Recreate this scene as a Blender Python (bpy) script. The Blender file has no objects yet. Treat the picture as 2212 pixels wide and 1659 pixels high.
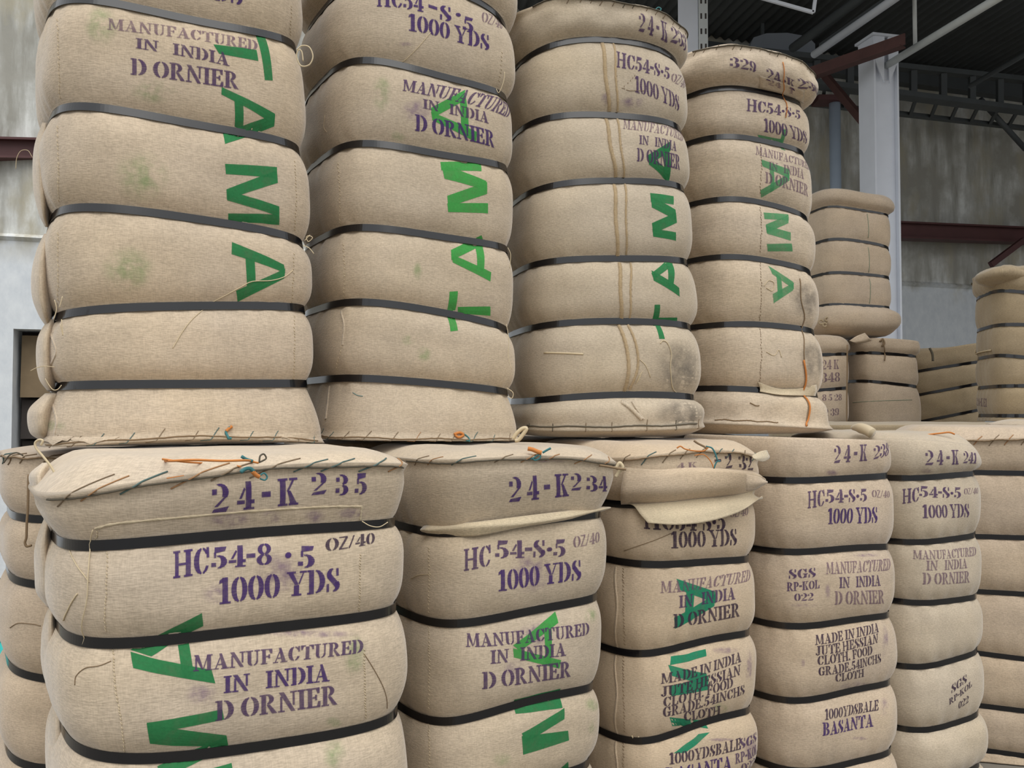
import bpy, math, random
import numpy as np
from mathutils import Vector, Matrix

# ------------------------------------------------------------------ camera, world, exposure
FPX = 1900.0
ALPHA = math.atan((890 - 829.5) / FPX)
CZ = 1.32
scene = bpy.context.scene
COL = scene.collection
cam_d = bpy.data.cameras.new('camera')
cam_d.sensor_width = 36.0
cam_d.sensor_fit = 'HORIZONTAL'
cam_d.lens = FPX / 2212 * 36.0
cam_d.clip_start = 0.05
cam = bpy.data.objects.new('camera', cam_d)
COL.objects.link(cam)
cam.location = (0, 0, CZ)
cam.rotation_euler = (math.pi / 2 + ALPHA, 0, 0)
scene.camera = cam

world = bpy.data.worlds.new('overcast_sky')
scene.world = world
world.use_nodes = True
wn, wl = world.node_tree.nodes, world.node_tree.links
bg = wn['Background']
tc = wn.new('ShaderNodeTexCoord')
sx = wn.new('ShaderNodeSeparateXYZ')
wl.new(tc.outputs['Generated'], sx.inputs[0])
ma = wn.new('ShaderNodeMath'); ma.operation = 'MULTIPLY_ADD'; ma.use_clamp = True
ma.inputs[1].default_value = 0.70; ma.inputs[2].default_value = 0.30
wl.new(sx.outputs['Z'], ma.inputs[0])
cr = wn.new('ShaderNodeMix'); cr.data_type = 'RGBA'
cr.inputs['A'].default_value = (0.0, 0.0, 0.0, 1)
cr.inputs['B'].default_value = (0.97, 0.985, 1.0, 1)
wl.new(ma.outputs[0], cr.inputs['Factor'])
wl.new(cr.outputs['Result'], bg.inputs['Color'])
bg.inputs['Strength'].default_value = 1.75

sun_d = bpy.data.lights.new('cloudy_sun', 'SUN')
sun_d.energy = 1.5
sun_d.angle = math.radians(60)
sun_d.color = (1.0, 0.97, 0.92)
sun = bpy.data.objects.new('cloudy_sun', sun_d)
COL.objects.link(sun)
sun.rotation_euler = (math.radians(27), 0, math.radians(20))

vs = scene.view_settings
scene.display_settings.display_device = 'sRGB'
vs.view_transform = 'Standard'
vs.look = 'None'
vs.gamma = 1.0
vs.use_curve_mapping = False
vs.exposure = 0.10

# ------------------------------------------------------------------ helpers
def link(o, parent=None):
    COL.objects.link(o)
    if parent is not None:
        o.parent = parent
    return o

def mesh_obj(name, verts, faces, mat, parent=None, smooth=True, uv=None):
    me = bpy.data.meshes.new(name)
    me.from_pydata([tuple(map(float, v)) for v in verts], [], [tuple(int(i) for i in f) for f in faces])
    me.update()
    if smooth:
        me.polygons.foreach_set('use_smooth', [True] * len(me.polygons))
    if uv is not None:
        ul = me.uv_layers.new(name='uv')
        idx = np.empty(len(me.loops), dtype=np.int32)
        me.loops.foreach_get('vertex_index', idx)
        ul.data.foreach_set('uv', np.asarray(uv, dtype=np.float32)[idx].ravel())
    if mat is not None:
        me.materials.append(mat)
    return link(bpy.data.objects.new(name, me), parent)

def thing(name, label, cat, group=None, kind=None, loc=(0, 0, 0)):
    o = bpy.data.objects.new(name, None)
    o.empty_display_size = 0.05
    COL.objects.link(o)
    o.location = loc
    setp(o, label, cat, group, kind)
    return o

def setp(o, label=None, cat=None, group=None, kind=None):
    if label: o['label'] = label
    if cat: o['category'] = cat
    if group: o['group'] = group
    if kind: o['kind'] = kind
    return o

class MB:
    def __init__(s):
        s.v = []; s.f = []
    def add(s, v, f):
        n = len(s.v)
        s.v.extend([tuple(map(float, p)) for p in v])
        s.f.extend([tuple(int(i) + n for i in q) for q in f])
        return s
    def box(s, c, d, M=None):
        x, y, z = [k / 2 for k in d]
        vs_ = [Vector((sx_ * x, sy_ * y, sz_ * z)) for sx_ in (-1, 1) for sy_ in (-1, 1) for sz_ in (-1, 1)]
        if M is not None:
            vs_ = [M @ p for p in vs_]
        vs_ = [p + Vector(c) for p in vs_]
        return s.add(vs_, [(0, 1, 3, 2), (4, 6, 7, 5), (0, 4, 5, 1), (2, 3, 7, 6), (0, 2, 6, 4), (1, 5, 7, 3)])
    def bar(s, p0, p1, w, h, up=(0, 0, 1)):
        p0, p1 = Vector(p0), Vector(p1)
        d = (p1 - p0); L = d.length; d.normalize()
        sd = d.cross(Vector(up))
        if sd.length < 1e-4: sd = d.cross(Vector((0, 1, 0)))
        sd.normalize(); u = sd.cross(d)
        M = Matrix((d, sd, u)).transposed()
        return s.box((p0 + p1) / 2, (L, w, h), M)
    def tube(s, pts, r, n=6, caps=True):
        P = [Vector(p) for p in pts]
        N = len(P)
        if N < 2: return s
        base = len(s.v); prev = None
        for i in range(N):
            t = (P[min(i + 1, N - 1)] - P[max(i - 1, 0)])
            if t.length < 1e-9: t = Vector((0, 0, 1))
            t.normalize()
            if prev is None:
                a = Vector((0, 0, 1)) if abs(t.z) < .9 else Vector((1, 0, 0))
                u = t.cross(a).normalized()
            else:
                u = (prev - t * prev.dot(t))
                if u.length < 1e-6: u = t.orthogonal()
                u.normalize()
            prev = u
            w = t.cross(u)
            rr = r[i] if hasattr(r, '__len__') else r
            for k in range(n):
                a = 2 * math.pi * k / n
                q = P[i] + (u * math.cos(a) + w * math.sin(a)) * rr
                s.v.append((q.x, q.y, q.z))
        for i in range(N - 1):
            for k in range(n):
                a = base + i * n + k; b = base + i * n + (k + 1) % n
                s.f.append((a, b, b + n, a + n))
        if caps:
            s.f.append(tuple(base + k for k in reversed(range(n))))
            s.f.append(tuple(base + (N - 1) * n + k for k in range(n)))
        return s
    def build(s, name, mat, parent=None, smooth=False):
        return mesh_obj(name, s.v, s.f, mat, parent, smooth)

def catmull(P, per=6):
    P = [np.asarray(p, float) for p in P]
    if len(P) < 3:
        return [P[0] + (P[-1] - P[0]) * t for t in np.linspace(0, 1, per + 1)]
    out = []
    Q = [2 * P[0] - P[1]] + P + [2 * P[-1] - P[-2]]
    for i in range(1, len(Q) - 2):
        a, b, c, d = Q[i - 1], Q[i], Q[i + 1], Q[i + 2]
        for t in np.linspace(0, 1, per, endpoint=False):
            out.append(.5 * (2 * b + (c - a) * t + (2 * a - 5 * b + 4 * c - d) * t * t + (3 * b - a - 3 * c + d) * t ** 3))
    out.append(P[-1])
    return out

CA, SA = math.cos(ALPHA), math.sin(ALPHA)
def ray(px, py):
    a = (px - 1106.0) / FPX; b = (829.5 - py) / FPX
    return np.array([a, CA - b * SA, SA + b * CA])

def at(px, py, d):
    """world point d metres in front (along +Y) on the sight line of a pixel"""
    r = ray(px, py)
    r = r * (d / r[1])
    return np.array([r[0], r[1], r[2] + CZ])

def proj(P):
    P = np.asarray(P, float)
    y = P[..., 1]; z = P[..., 2] - CZ
    f = y * CA + z * SA; u = -y * SA + z * CA
    return 1106.0 + FPX * P[..., 0] / f, 829.5 - FPX * u / f

# ------------------------------------------------------------------ materials
def new_mat(name):
    m = bpy.data.materials.new(name)
    m.use_nodes = True
    nt = m.node_tree
    return m, nt.nodes, nt.links, nt.nodes['Principled BSDF']

def simple(name, col, rough=.7, metal=0.0, noise=0.0, nscale=8.0, spec=None, bump=0.0):
    m, N, L, B = new_mat(name)
    B.inputs['Base Color'].default_value = (*col, 1)
    B.inputs['Roughness'].default_value = rough
    B.inputs['Metallic'].default_value = metal
    if spec is not None: B.inputs['Specular IOR Level'].default_value = spec
    if noise or bump:
        t = N.new('ShaderNodeTexCoord'); n = N.new('ShaderNodeTexNoise')
        n.inputs['Scale'].default_value = nscale; n.inputs['Detail'].default_value = 6
        L.new(t.outputs['Object'], n.inputs['Vector'])
        if noise:
            mx = N.new('ShaderNodeMix'); mx.data_type = 'RGBA'
            mx.inputs['A'].default_value = (*[max(0, c * (1 - noise)) for c in col], 1)
            mx.inputs['B'].default_value = (*[min(1, c * (1 + noise)) for c in col], 1)
            L.new(n.outputs['Fac'], mx.inputs['Factor'])
            L.new(mx.outputs['Result'], B.inputs['Base Color'])
        if bump:
            bp = N.new('ShaderNodeBump'); bp.inputs['Strength'].default_value = bump
            bp.inputs['Distance'].default_value = .01
            L.new(n.outputs['Fac'], bp.inputs['Height']); L.new(bp.outputs[0], B.inputs['Normal'])
    return m

def cloth(name, col, seed=0, coarse=1.0, dirt=.12):
    """hessian: two crossed sets of threads in cloth metres, slubs, soft large blotches"""
    m, N, L, B = new_mat(name)
    uv = N.new('ShaderNodeUVMap'); uv.uv_map = 'uv'
    def noise(sx_, sy_, det=2.0, off=0.0, rough=.5):
        mp = N.new('ShaderNodeMapping')
        mp.inputs['Scale'].default_value = (sx_, sy_, 1)
        mp.inputs['Location'].default_value = (seed * 3.7 + off, seed * 1.3 - off, seed)
        n = N.new('ShaderNodeTexNoise')
        n.inputs['Scale'].default_value = 1.0; n.inputs['Detail'].default_value = det
        n.inputs['Roughness'].default_value = rough
        L.new(uv.outputs[0], mp.inputs[0]); L.new(mp.outputs[0], n.inputs['Vector'])
        return n.outputs['Fac']
    def math_(op, a, b, clamp=False):
        n = N.new('ShaderNodeMath'); n.operation = op; n.use_clamp = clamp
        for i, x in enumerate((a, b)):
            if isinstance(x, (int, float)): n.inputs[i].default_value = x
            else: L.new(x, n.inputs[i])
        return n.outputs[0]
    k = coarse
    weft = noise(110 * k, 560 * k, 1.0, 1.1)
    warp = noise(600 * k, 110 * k, 1.0, 5.2)
    slub = noise(9, 260, 3.0, 9.0)
    slubv = noise(260, 10, 3.0, 19.0)
    wv = math_('ADD', math_('MULTIPLY', weft, .64), math_('MULTIPLY', warp, .36))
    big = noise(5.5, 5.5, 4.0, 13.0)
    mid = noise(22, 30, 3.0, 23.0)
    # colour
    rmp = N.new('ShaderNodeMapRange')
    rmp.inputs['From Min'].default_value = .36; rmp.inputs['From Max'].default_value = .64
    rmp.inputs['To Min'].default_value = .86; rmp.inputs['To Max'].default_value = 1.13
    L.new(wv, rmp.inputs['Value'])
    s2 = N.new('ShaderNodeMapRange')
    s2.inputs['From Min'].default_value = .3; s2.inputs['From Max'].default_value = .7
    s2.inputs['To Min'].default_value = .95; s2.inputs['To Max'].default_value = 1.05
    L.new(math_('ADD', math_('MULTIPLY', slub, .6), math_('MULTIPLY', slubv, .4)), s2.inputs['Value'])
    b2 = N.new('ShaderNodeMapRange')
    b2.inputs['From Min'].default_value = .3; b2.inputs['From Max'].default_value = .7
    b2.inputs['To Min'].default_value = 1 - dirt; b2.inputs['To Max'].default_value = 1 + dirt * .6
    L.new(math_('ADD', math_('MULTIPLY', big, .65), math_('MULTIPLY', mid, .35)), b2.inputs['Value'])
    val = math_('MULTIPLY', math_('MULTIPLY', rmp.outputs[0], s2.outputs[0]), b2.outputs[0])
    hue = N.new('ShaderNodeMix'); hue.data_type = 'RGBA'
    hue.inputs['A'].default_value = (col[0] * .97, col[1] * .99, col[2] * 1.06, 1)
    hue.inputs['B'].default_value = (col[0] * 1.03, col[1], col[2] * .92, 1)
    L.new(noise(3.1, 4.2, 3.0, 33.0), hue.inputs['Factor'])
    vm = N.new('ShaderNodeVectorMath'); vm.operation = 'SCALE'
    L.new(hue.outputs['Result'], vm.inputs[0]); L.new(val, vm.inputs['Scale'])
    L.new(vm.outputs[0], B.inputs['Base Color'])
    B.inputs['Roughness'].default_value = .95
    B.inputs['Specular IOR Level'].default_value = .12
    B.inputs['Sheen Weight'].default_value = .40
    B.inputs['Sheen Roughness'].default_value = .35
    bp = N.new('ShaderNodeBump')
    bp.inputs['Strength'].default_value = .55; bp.inputs['Distance'].default_value = .0016
    L.new(math_('ADD', wv, math_('MULTIPLY', mid, .6)), bp.inputs['Height'])
    L.new(bp.outputs[0], B.inputs['Normal'])
    return m

def ink(name, col, strength=1.0, patch=.35, scale=70.0, seed=0.0):
    """stencil ink or brushed paint soaked into cloth: thin, patchy, the weave shows through"""
    m, N, L, B = new_mat(name)
    B.inputs['Roughness'].default_value = .9
    B.inputs['Specular IOR Level'].default_value = .1
    t = N.new('ShaderNodeTexCoord')
    n = N.new('ShaderNodeTexNoise'); n.inputs['Scale'].default_value = scale
    n.inputs['Detail'].default_value = 8; n.inputs['Roughness'].default_value = .7
    mp = N.new('ShaderNodeMapping'); mp.inputs['Location'].default_value = (seed, seed, seed)
    L.new(t.outputs['Object'], mp.inputs[0]); L.new(mp.outputs[0], n.inputs['Vector'])
    r = N.new('ShaderNodeMapRange')
    r.inputs['From Min'].default_value = .5 - patch * .6; r.inputs['From Max'].default_value = .5 + patch * .25
    r.inputs['To Min'].default_value = strength * (1 - patch); r.inputs['To Max'].default_value = strength
    L.new(n.outputs['Fac'], r.inputs['Value'])
    hv = N.new('ShaderNodeMix'); hv.data_type = 'RGBA'
    hv.inputs['A'].default_value = (*[c * 1.25 for c in col], 1)
    hv.inputs['B'].default_value = (*[c * .85 for c in col], 1)
    n2 = N.new('ShaderNodeTexNoise'); n2.inputs['Scale'].default_value = scale * 7
    n2.inputs['Detail'].default_value = 3
    L.new(mp.outputs[0], n2.inputs['Vector'])
    L.new(n2.outputs['Fac'], hv.inputs['Factor'])
    L.new(hv.outputs['Result'], B.inputs['Base Color'])
    L.new(r.outputs[0], B.inputs['Alpha'])
    return m

def smear(name, col, strength, scale=30.0, cut=.5, seed=0.0):
    """rubbed stain: fades out to its rim (uv = 0..1 over the patch) and breaks up with noise"""
    m, N, L, B = new_mat(name)
    B.inputs['Base Color'].default_value = (*col, 1)
    B.inputs['Roughness'].default_value = .95
    B.inputs['Specular IOR Level'].default_value = .05
    uv = N.new('ShaderNodeUVMap'); uv.uv_map = 'uv'
    sub = N.new('ShaderNodeVectorMath'); sub.operation = 'SUBTRACT'; sub.inputs[1].default_value = (.5, .5, 0)
    L.new(uv.outputs[0], sub.inputs[0])
    ln = N.new('ShaderNodeVectorMath'); ln.operation = 'LENGTH'; L.new(sub.outputs[0], ln.inputs[0])
    fade = N.new('ShaderNodeMapRange'); fade.interpolation_type = 'SMOOTHSTEP'
    fade.inputs['From Min'].default_value = .5; fade.inputs['From Max'].default_value = .12
    L.new(ln.outputs['Value'], fade.inputs['Value'])
    t = N.new('ShaderNodeTexCoord')
    n = N.new('ShaderNodeTexNoise'); n.inputs['Scale'].default_value = scale
    n.inputs['Detail'].default_value = 8; n.inputs['Roughness'].default_value = .65
    mp = N.new('ShaderNodeMapping'); mp.inputs['Location'].default_value = (seed, -seed, seed)
    L.new(t.outputs['Object'], mp.inputs[0]); L.new(mp.outputs[0], n.inputs['Vector'])
    r = N.new('ShaderNodeMapRange')
    r.inputs['From Min'].default_value = cut - .08; r.inputs['From Max'].default_value = cut + .2
    L.new(n.outputs['Fac'], r.inputs['Value'])
    mu = N.new('ShaderNodeMath'); mu.operation = 'MULTIPLY'
    L.new(fade.outputs[0], mu.inputs[0]); L.new(r.outputs[0], mu.inputs[1])
    m2 = N.new('ShaderNodeMath'); m2.operation = 'MULTIPLY'; m2.inputs[1].default_value = strength
    L.new(mu.outputs[0], m2.inputs[0]); L.new(m2.outputs[0], B.inputs['Alpha'])
    return m

HESS = (.510, .416, .308)
M = {}
for i in range(6):
    c = [(1.0, 1.0, 1.0), (.97, .98, .98), (1.03, 1.0, .96), (.98, .96, .95), (1.02, 1.03, 1.04), (.95, .98, 1.0)][i]
    M['cloth%d' % i] = cloth('hessian_cloth', [a * b for a, b in zip(HESS, c)], seed=i * 2.3 + .4, coarse=[.9, 1.0, 1.0, 1.05, .8, 1.0][i])
M['cloth_seam'] = cloth('hessian_selvedge', [.40, .30, .18], seed=9.)
M['cloth_dark'] = cloth('hessian_cloth_dim', [.36, .285, .185], seed=31., coarse=.8)  # darker hessian: shade on the dim back bales put into its colour
M['cloth_pale'] = cloth('hessian_scrap', [.55, .46, .32], seed=17.)
M['strap'] = simple('black_plastic_strap', (.006, .0062, .008), rough=.17, spec=.62, noise=.3, nscale=40)
M['ink'] = ink('purple_ink', (.070, .038, .135), .90, .42, 85)
M['ink_mid'] = ink('purple_ink_worn', (.085, .048, .115), .82, .55, 90, 3.)
M['ink_faint'] = ink('purple_ink_faded', (.15, .085, .14), .60, .65, 90, 7.)
M['ink_dark'] = ink('dark_ink', (.055, .035, .06), .84, .5, 90, 5.)
M['green'] = ink('green_paint', (.030, .175, .062), .95, .18, 30, 1.)
M['green_b'] = ink('bright_green_paint', (.055, .29, .065), .92, .2, 30, 2.)
M['green_t'] = ink('teal_green_paint', (.022, .20, .105), .92, .2, 30, 4.)
M['green_p'] = ink('pale_green_paint', (.075, .27, .115), .78, .3, 34, 6.)
M['stain_g'] = smear('green_stain', (.16, .36, .10), .40, 26, .48, 1.)
M['stain_p'] = smear('purple_stain', (.19, .105, .25), .42, 45, .46, 2.)
M['stain_k'] = smear('grime_stain', (.10, .095, .09), .45, 16, .4, 3.)
M['tw_teal'] = simple('teal_twine', (.045, .17, .18), .9)
M['tw_orange'] = simple('orange_twine', (.52, .19, .045), .9)
M['tw_brown'] = simple('brown_twine', (.22, .15, .085), .95)
M['tw_dark'] = simple('dark_twine', (.10, .085, .06), .95)
M['st_teal'] = simple('faded_teal_twine', (.085, .135, .125), .95)
M['st_orange'] = simple('faded_orange_twine', (.34, .185, .085), .95)
M['st_brown'] = simple('faded_brown_twine', (.20, .145, .09), .95)
M['tw_jute'] = simple('loose_jute_thread', (.56, .46, .30), .95)

# ------------------------------------------------------------------ the bale
class Bale:
    """rounded-box jute bale standing on end: a superellipse in plan, levels (sewn rim, straps, base rim) fitted
    as smooth height curves round it, and a pillow-like bulge between straps."""
    def __init__(s, c, th, a, b, n, levels, ztop, zbot, lean=(0, 0), g=.021, bulge=None, zref=1.26, seed=0,
                 mat='cloth0', rim_r=-.004, bot_r=-.004, ridge=.004, wr=1.0, fine=.0075, tap=0.0, th_=.58, bh_=.58, capw=0.0):
        s.c = c; s.a = a; s.b = b; s.n = n; s.lean = lean; s.g = g; s.zref = zref; s.seed = seed
        s.mat = M[mat]; s.ztop = ztop; s.zbot = zbot; s.rim_r = rim_r; s.bot_r = bot_r; s.ridge = ridge; s.fine = fine; s.tap = tap; s.th_ = th_; s.bh_ = bh_; s.capw = capw
        t = math.radians(th); s.ct, s.st = math.cos(t), math.sin(t)
        K = 4000
        p = np.linspace(0, 2 * np.pi, K + 1) - np.pi / 2 - .0   # start at the front (-V) side
        p = p + np.pi                                           # start at the back so the seam of s is hidden
        cu = np.sign(np.cos(p)) * np.abs(np.cos(p)) ** (2 / n); cv = np.sign(np.sin(p)) * np.abs(np.sin(p)) ** (2 / n)
        u, v = a * cu, b * cv
        gu = np.sign(cu) * np.abs(cu) ** (n - 1) / a; gv = np.sign(cv) * np.abs(cv) ** (n - 1) / b
        gl = np.hypot(gu, gv) + 1e-12
        L = np.concatenate([[0], np.cumsum(np.hypot(np.diff(u), np.diff(v)))])
        s.per = L[-1]
        s.tab = (L, u, v, gu / gl, gv / gl)
        rnd = np.random.RandomState(seed * 7 + 3)
        s.wk = [(rnd.uniform(6, 30) * rnd.choice([-1, 1]), rnd.uniform(6, 34), rnd.uniform(0, 6.28), rnd.uniform(.4, 1) * .0011 * wr) for _ in range(9)]
        s.pk = [(rnd.uniform(45, 120), rnd.uniform(0, 6.28), rnd.uniform(.3, 1) * .0011 * wr) for _ in range(6)]
        s.nl = len(levels)
        s.bulge = list(bulge) if bulge else [0.0] * (s.nl - 1)
        s.coef = []
        for lv in levels:
            if isinstance(lv, (int, float)):                    # spacing below the level above
                k = list(s.coef[-1]); k[2] -= lv; k[0] *= .6; k[1] *= .6; s.coef.append(tuple(k))
            elif isinstance(lv, tuple):                         # absolute height
                s.coef.append((0., 0., lv[1]))
            else:
                s.coef.append(s.fit(lv))
        s.cache = None

    def uvn(s, q):
        q = np.mod(q, s.per)
        L, u, v, nu, nv = s.tab
        return np.interp(q, L, u), np.interp(q, L, v), np.interp(q, L, nu), np.interp(q, L, nv)

    def fit(s, pts):
        """level curve z(U) through sight lines of the photograph"""
        L, u, v, nu, nv = s.tab
        off = -s.g * .6
        U, Z = [], []
        for (px, py) in pts:
            r = ray(px, py); z = s.zref
            for _ in range(3):
                dx = s.lean[0] * (z - s.zref); dy = s.lean[1] * (z - s.zref)
                uu, vv = (u + nu * off) * (1 + s.tap * (z - s.zref)), v + nv * off
                X = s.c[0] + dx + s.ct * uu - s.st * vv; Y = s.c[1] + dy + s.st * uu + s.ct * vv
                NX = s.ct * nu - s.st * nv; NY = s.st * nu + s.ct * nv
                fr = (NX * X + NY * Y) < 0
                az = np.where(fr, X / Y, 99.)
                i = int(np.argmin(np.abs(az - r[0] / r[1])))
                z = CZ + Y[i] / r[1] * r[2]
            if abs(az[i] - r[0] / r[1]) > .006: continue
            U.append(u[i] / s.a); Z.append(z)
        U = np.array(U); Z = np.array(Z)
        if len(U) == 1: return (0., 0., Z[0])
        if len(U) < 4 or np.ptp(U) < .5:
            A = np.stack([U, np.ones_like(U)], 1)
            reg = np.diag([.02, 0.])
            k = np.linalg.solve(A.T @ A + reg, A.T @ Z)
            return (0., k[0], k[1])
        A = np.stack([U * U, U, np.ones_like(U)], 1)
        reg = np.diag([.10, .01, 0.])
        k = np.linalg.solve(A.T @ A + reg, A.T @ Z)
        return tuple(k)

    def lev(s, u):
        x = np.clip(u / s.a, -1, 1)
        return np.stack([k[0] * x * x + k[1] * x + k[2] for k in s.coef])

    def surf(s, q, z, off=0.0):
        q = np.asarray(q, float); z = np.asarray(z, float)
        u, v, nu, nv = s.uvn(q)
        zl = s.lev(u)
        m = s.nl - 1
        w = np.zeros_like(z)
        for j in range(m):
            w = w + np.clip((zl[j] - z) / np.maximum(zl[j] - zl[j + 1], 1e-4), 0, 1)
        j = np.clip(np.floor(w).astype(int), 0, m - 1)
        t = w - j
        ar = np.arange(len(z))
        h = np.maximum(zl[j, ar] - zl[j + 1, ar], .02)
        F = .0075
        dn = (1 - t) * h; up = t * h
        d = np.minimum(dn, up)
        bl = np.array(s.bulge)[j]
        half = h / 2
        d = np.where(j == 0, dn, d); half = np.where(j == 0, h * s.th_, half)
        d = np.where(j == m - 1, up, d); half = np.where(j == m - 1, h * s.bh_, half)
        x = np.clip((d - F) / np.maximum(half - F, .01), 0, 1)
        pr = 1 - (1 - x) ** np.where(half > h * .7, 1.9, 3.2)
        r = -s.g + (s.g + bl) * pr
        # sewn rims of the two end caps
        e0 = np.where(j == 0, np.clip(1 - up / .05, 0, 1), 0); r = r + s.rim_r * e0 * e0
        e1 = np.where(j == m - 1, np.clip(1 - dn / .05, 0, 1), 0); r = r + s.bot_r * e1 * e1
        if s.ridge:
            for jj, dd in ((0, up), (m - 1, dn)):
                r = r + np.where(j == jj, s.ridge * np.exp(-(dd / .007) ** 2) - .6 * s.ridge * np.exp(-((dd - .018) / .009) ** 2), 0)
        wrk = 0
        for (ks, kz, ph, am) in s.wk:
            wrk = wrk + am * np.sin(ks * q + kz * z + ph)
        pk = 0
        for (ks, ph, am) in s.pk:
            pk = pk + am * np.sin(ks * q + ph + 9 * z)
        r = r + wrk * (.25 + .75 * pr) + pk * np.exp(-np.maximum(d - F, 0) / .03) * (pr > .02) * 1.2
        if s.capw:
            cw = np.sin(23 * q + s.seed) * np.sin(9 * q + 1.3 * s.seed) + .7 * np.sin(41 * q + 60 * (zl[0] - z) + 2. * s.seed) + .4 * np.sin(67 * q - 40 * (zl[0] - z))
            r = r + s.capw * cw * np.where(j == 0, np.clip(1 - up / h, 0, 1) ** .7, 0)
            r = r + s.capw * .6 * cw * np.where(j == m - 1, np.clip(1 - dn / h, 0, 1), 0)
        zz = CLAMPZ(zl, z, m)
        r = r + off
        dx = s.lean[0] * (zz - s.zref); dy = s.lean[1] * (zz - s.zref)
        uu, vv = (u + nu * r) * (1 + s.tap * (zz - s.zref)), v + nv * r
        return np.stack([s.c[0] + dx + s.ct * uu - s.st * vv, s.c[1] + dy + s.st * uu + s.ct * vv, zz], 1)

    def surf_n(s, q, z, off):
        """point lifted off the cloth along its true normal"""
        e = .002
        P = s.surf(q, z)
        a = s.surf(q + e, z) - s.surf(q - e, z)
        b = s.surf(q, z + e) - s.surf(q, z - e)
        n = np.cross(a, b)
        n /= np.linalg.norm(n, axis=1, keepdims=True) + 1e-12
        cc = np.array([s.c[0], s.c[1], 0])
        sg = np.sign(((P - cc)[:, :2] * n[:, :2]).sum(1, keepdims=True)); sg[sg == 0] = 1
        return P + n * sg * np.asarray(off).reshape(-1, 1)

    def pix(s, pts):
        """pixels -> (q, z) on the side of the bale that faces the camera"""
        if s.cache is None:
            q = np.linspace(0, s.per, 420, endpoint=False)
            u, v, nu, nv = s.uvn(q)
            NX = s.ct * nu - s.st * nv; NY = s.st * nu + s.ct * nv
            X = s.c[0] + s.ct * u - s.st * v; Y = s.c[1] + s.st * u + s.ct * v
            q = q[(NX * X + NY * Y) < .10 * np.hypot(X, Y)]
            zl = s.lev(np.array([0.]))
            z = np.linspace(max(zl.min() - .03, CZ - 1.0), min(zl.max() + .03, CZ + 1.6), 240)
            Q, Z = np.meshgrid(q, z)
            P = s.surf(Q.ravel(), Z.ravel())
            s.cache = (Q.ravel(), Z.ravel(), *proj(P), P)
        Q, Z, X, Y, P = s.cache
        out = []
        pts = np.asarray(pts, float).reshape(-1, 2)
        for (px, py) in pts:
            i = int(np.argmin((X - px) ** 2 + (Y - py) ** 2))
            out.append((Q[i], Z[i]))
        o = np.array(out)
        for _ in range(3):
            e = .002
            x0, y0 = proj(s.surf(o[:, 0], o[:, 1]))
            x1, y1 = proj(s.surf(o[:, 0] + e, o[:, 1])); x2, y2 = proj(s.surf(o[:, 0], o[:, 1] + e))
            a, b, c, d = (x1 - x0) / e, (x2 - x0) / e, (y1 - y0) / e, (y2 - y0) / e
            det = a * d - b * c
            det = np.where(np.abs(det) < 1e4, 1e9, det)
            rx, ry = pts[:, 0] - x0, pts[:, 1] - y0
            o[:, 0] += np.clip((d * rx - b * ry) / det, -.01, .01)
            o[:, 1] += np.clip((-c * rx + a * ry) / det, -.01, .01)
        return o

    def cap_point(s, q, f, top=True, off=0.):
        """a point of the sewn end: f = 0 on the rim, 1 in the middle"""
        q = np.asarray(q, float); f = np.asarray(f, float)
        u, v, nu, nv = s.uvn(q)
        zl = s.lev(u)
        zr = zl[0] if top else zl[-1]
        P = s.surf(q, zr)
        cx = s.c[0] + s.lean[0] * (zr - s.zref); cy = s.c[1] + s.lean[1] * (zr - s.zref)
        k = np.clip(f / .28, 0, 1)
        zc = (s.ztop if top else s.zbot)
        P2 = P.copy()
        P2[:, 0] = P[:, 0] + (cx - P[:, 0]) * f
        P2[:, 1] = P[:, 1] + (cy - P[:, 1]) * f
        P2[:, 2] = zr + (zc - zr) * (1 - (1 - k) ** 2) + off
        if top:
            w = 0
            for (ks, kz, ph, am) in s.wk:
                w = w + am * np.sin(ks * P2[:, 0] * 1.5 + kz * P2[:, 1] + ph)
            P2[:, 2] += w * k * .8
        return P2

    def body(s, parent):
        L = s.tab[0]
        # columns: fine where the camera can see, coarse behind
        qd = np.linspace(0, s.per, 1600, endpoint=False)
        u, v, nu, nv = s.uvn(qd)
        NX = s.ct * nu - s.st * nv; NY = s.st * nu + s.ct * nv
        X = s.c[0] + s.ct * u - s.st * v; Y = s.c[1] + s.st * u + s.ct * v
        vis = (NX * X + NY * Y) < .25 * np.hypot(X, Y)
        dens = np.where(vis, 1 / s.fine, 1 / max(.022, s.fine * 2))
        cum = np.concatenate([[0], np.cumsum(dens * s.per / 1600)])
        n = int(cum[-1])
        q = np.interp(np.linspace(0, cum[-1], n, endpoint=False), cum, np.linspace(0, s.per, 1601))
        u = s.uvn(q)[0]
        zl = s.lev(u)
        rows, uvz = [], []
        m = s.nl - 1
        for j in range(m):
            hh = float(np.mean(zl[j] - zl[j + 1]))
            k = max(6, int(hh / (s.fine * 1.25)))
            tt = np.linspace(0, 1, k, endpoint=False)
            tt = tt - .10 * np.sin(2 * np.pi * tt) / 2
            for t in tt:
                rows.append(zl[j] + (zl[j + 1] - zl[j]) * t)
        rows.append(zl[m])
        V, UV = [], []
        R = len(rows)
        for z in rows:
            P = s.surf(q, z); V.append(P); UV.append(np.stack([q, z], 1))
        F = []
        def strip(r0, r1, flip=False):
            for i in range(n):
                k = (i + 1) % n
                F.append((r0 * n + i, r1 * n + i, r1 * n + k, r0 * n + k) if not flip else (r0 * n + i, r0 * n + k, r1 * n + k, r1 * n + i))
        for r_ in range(R - 1): strip(r_, r_ + 1)
        fs = [.012, .03, .055, .085, .12, .16, .21, .28, .4, .55, .72, .88]
        rr = R
        prev = 0
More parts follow.
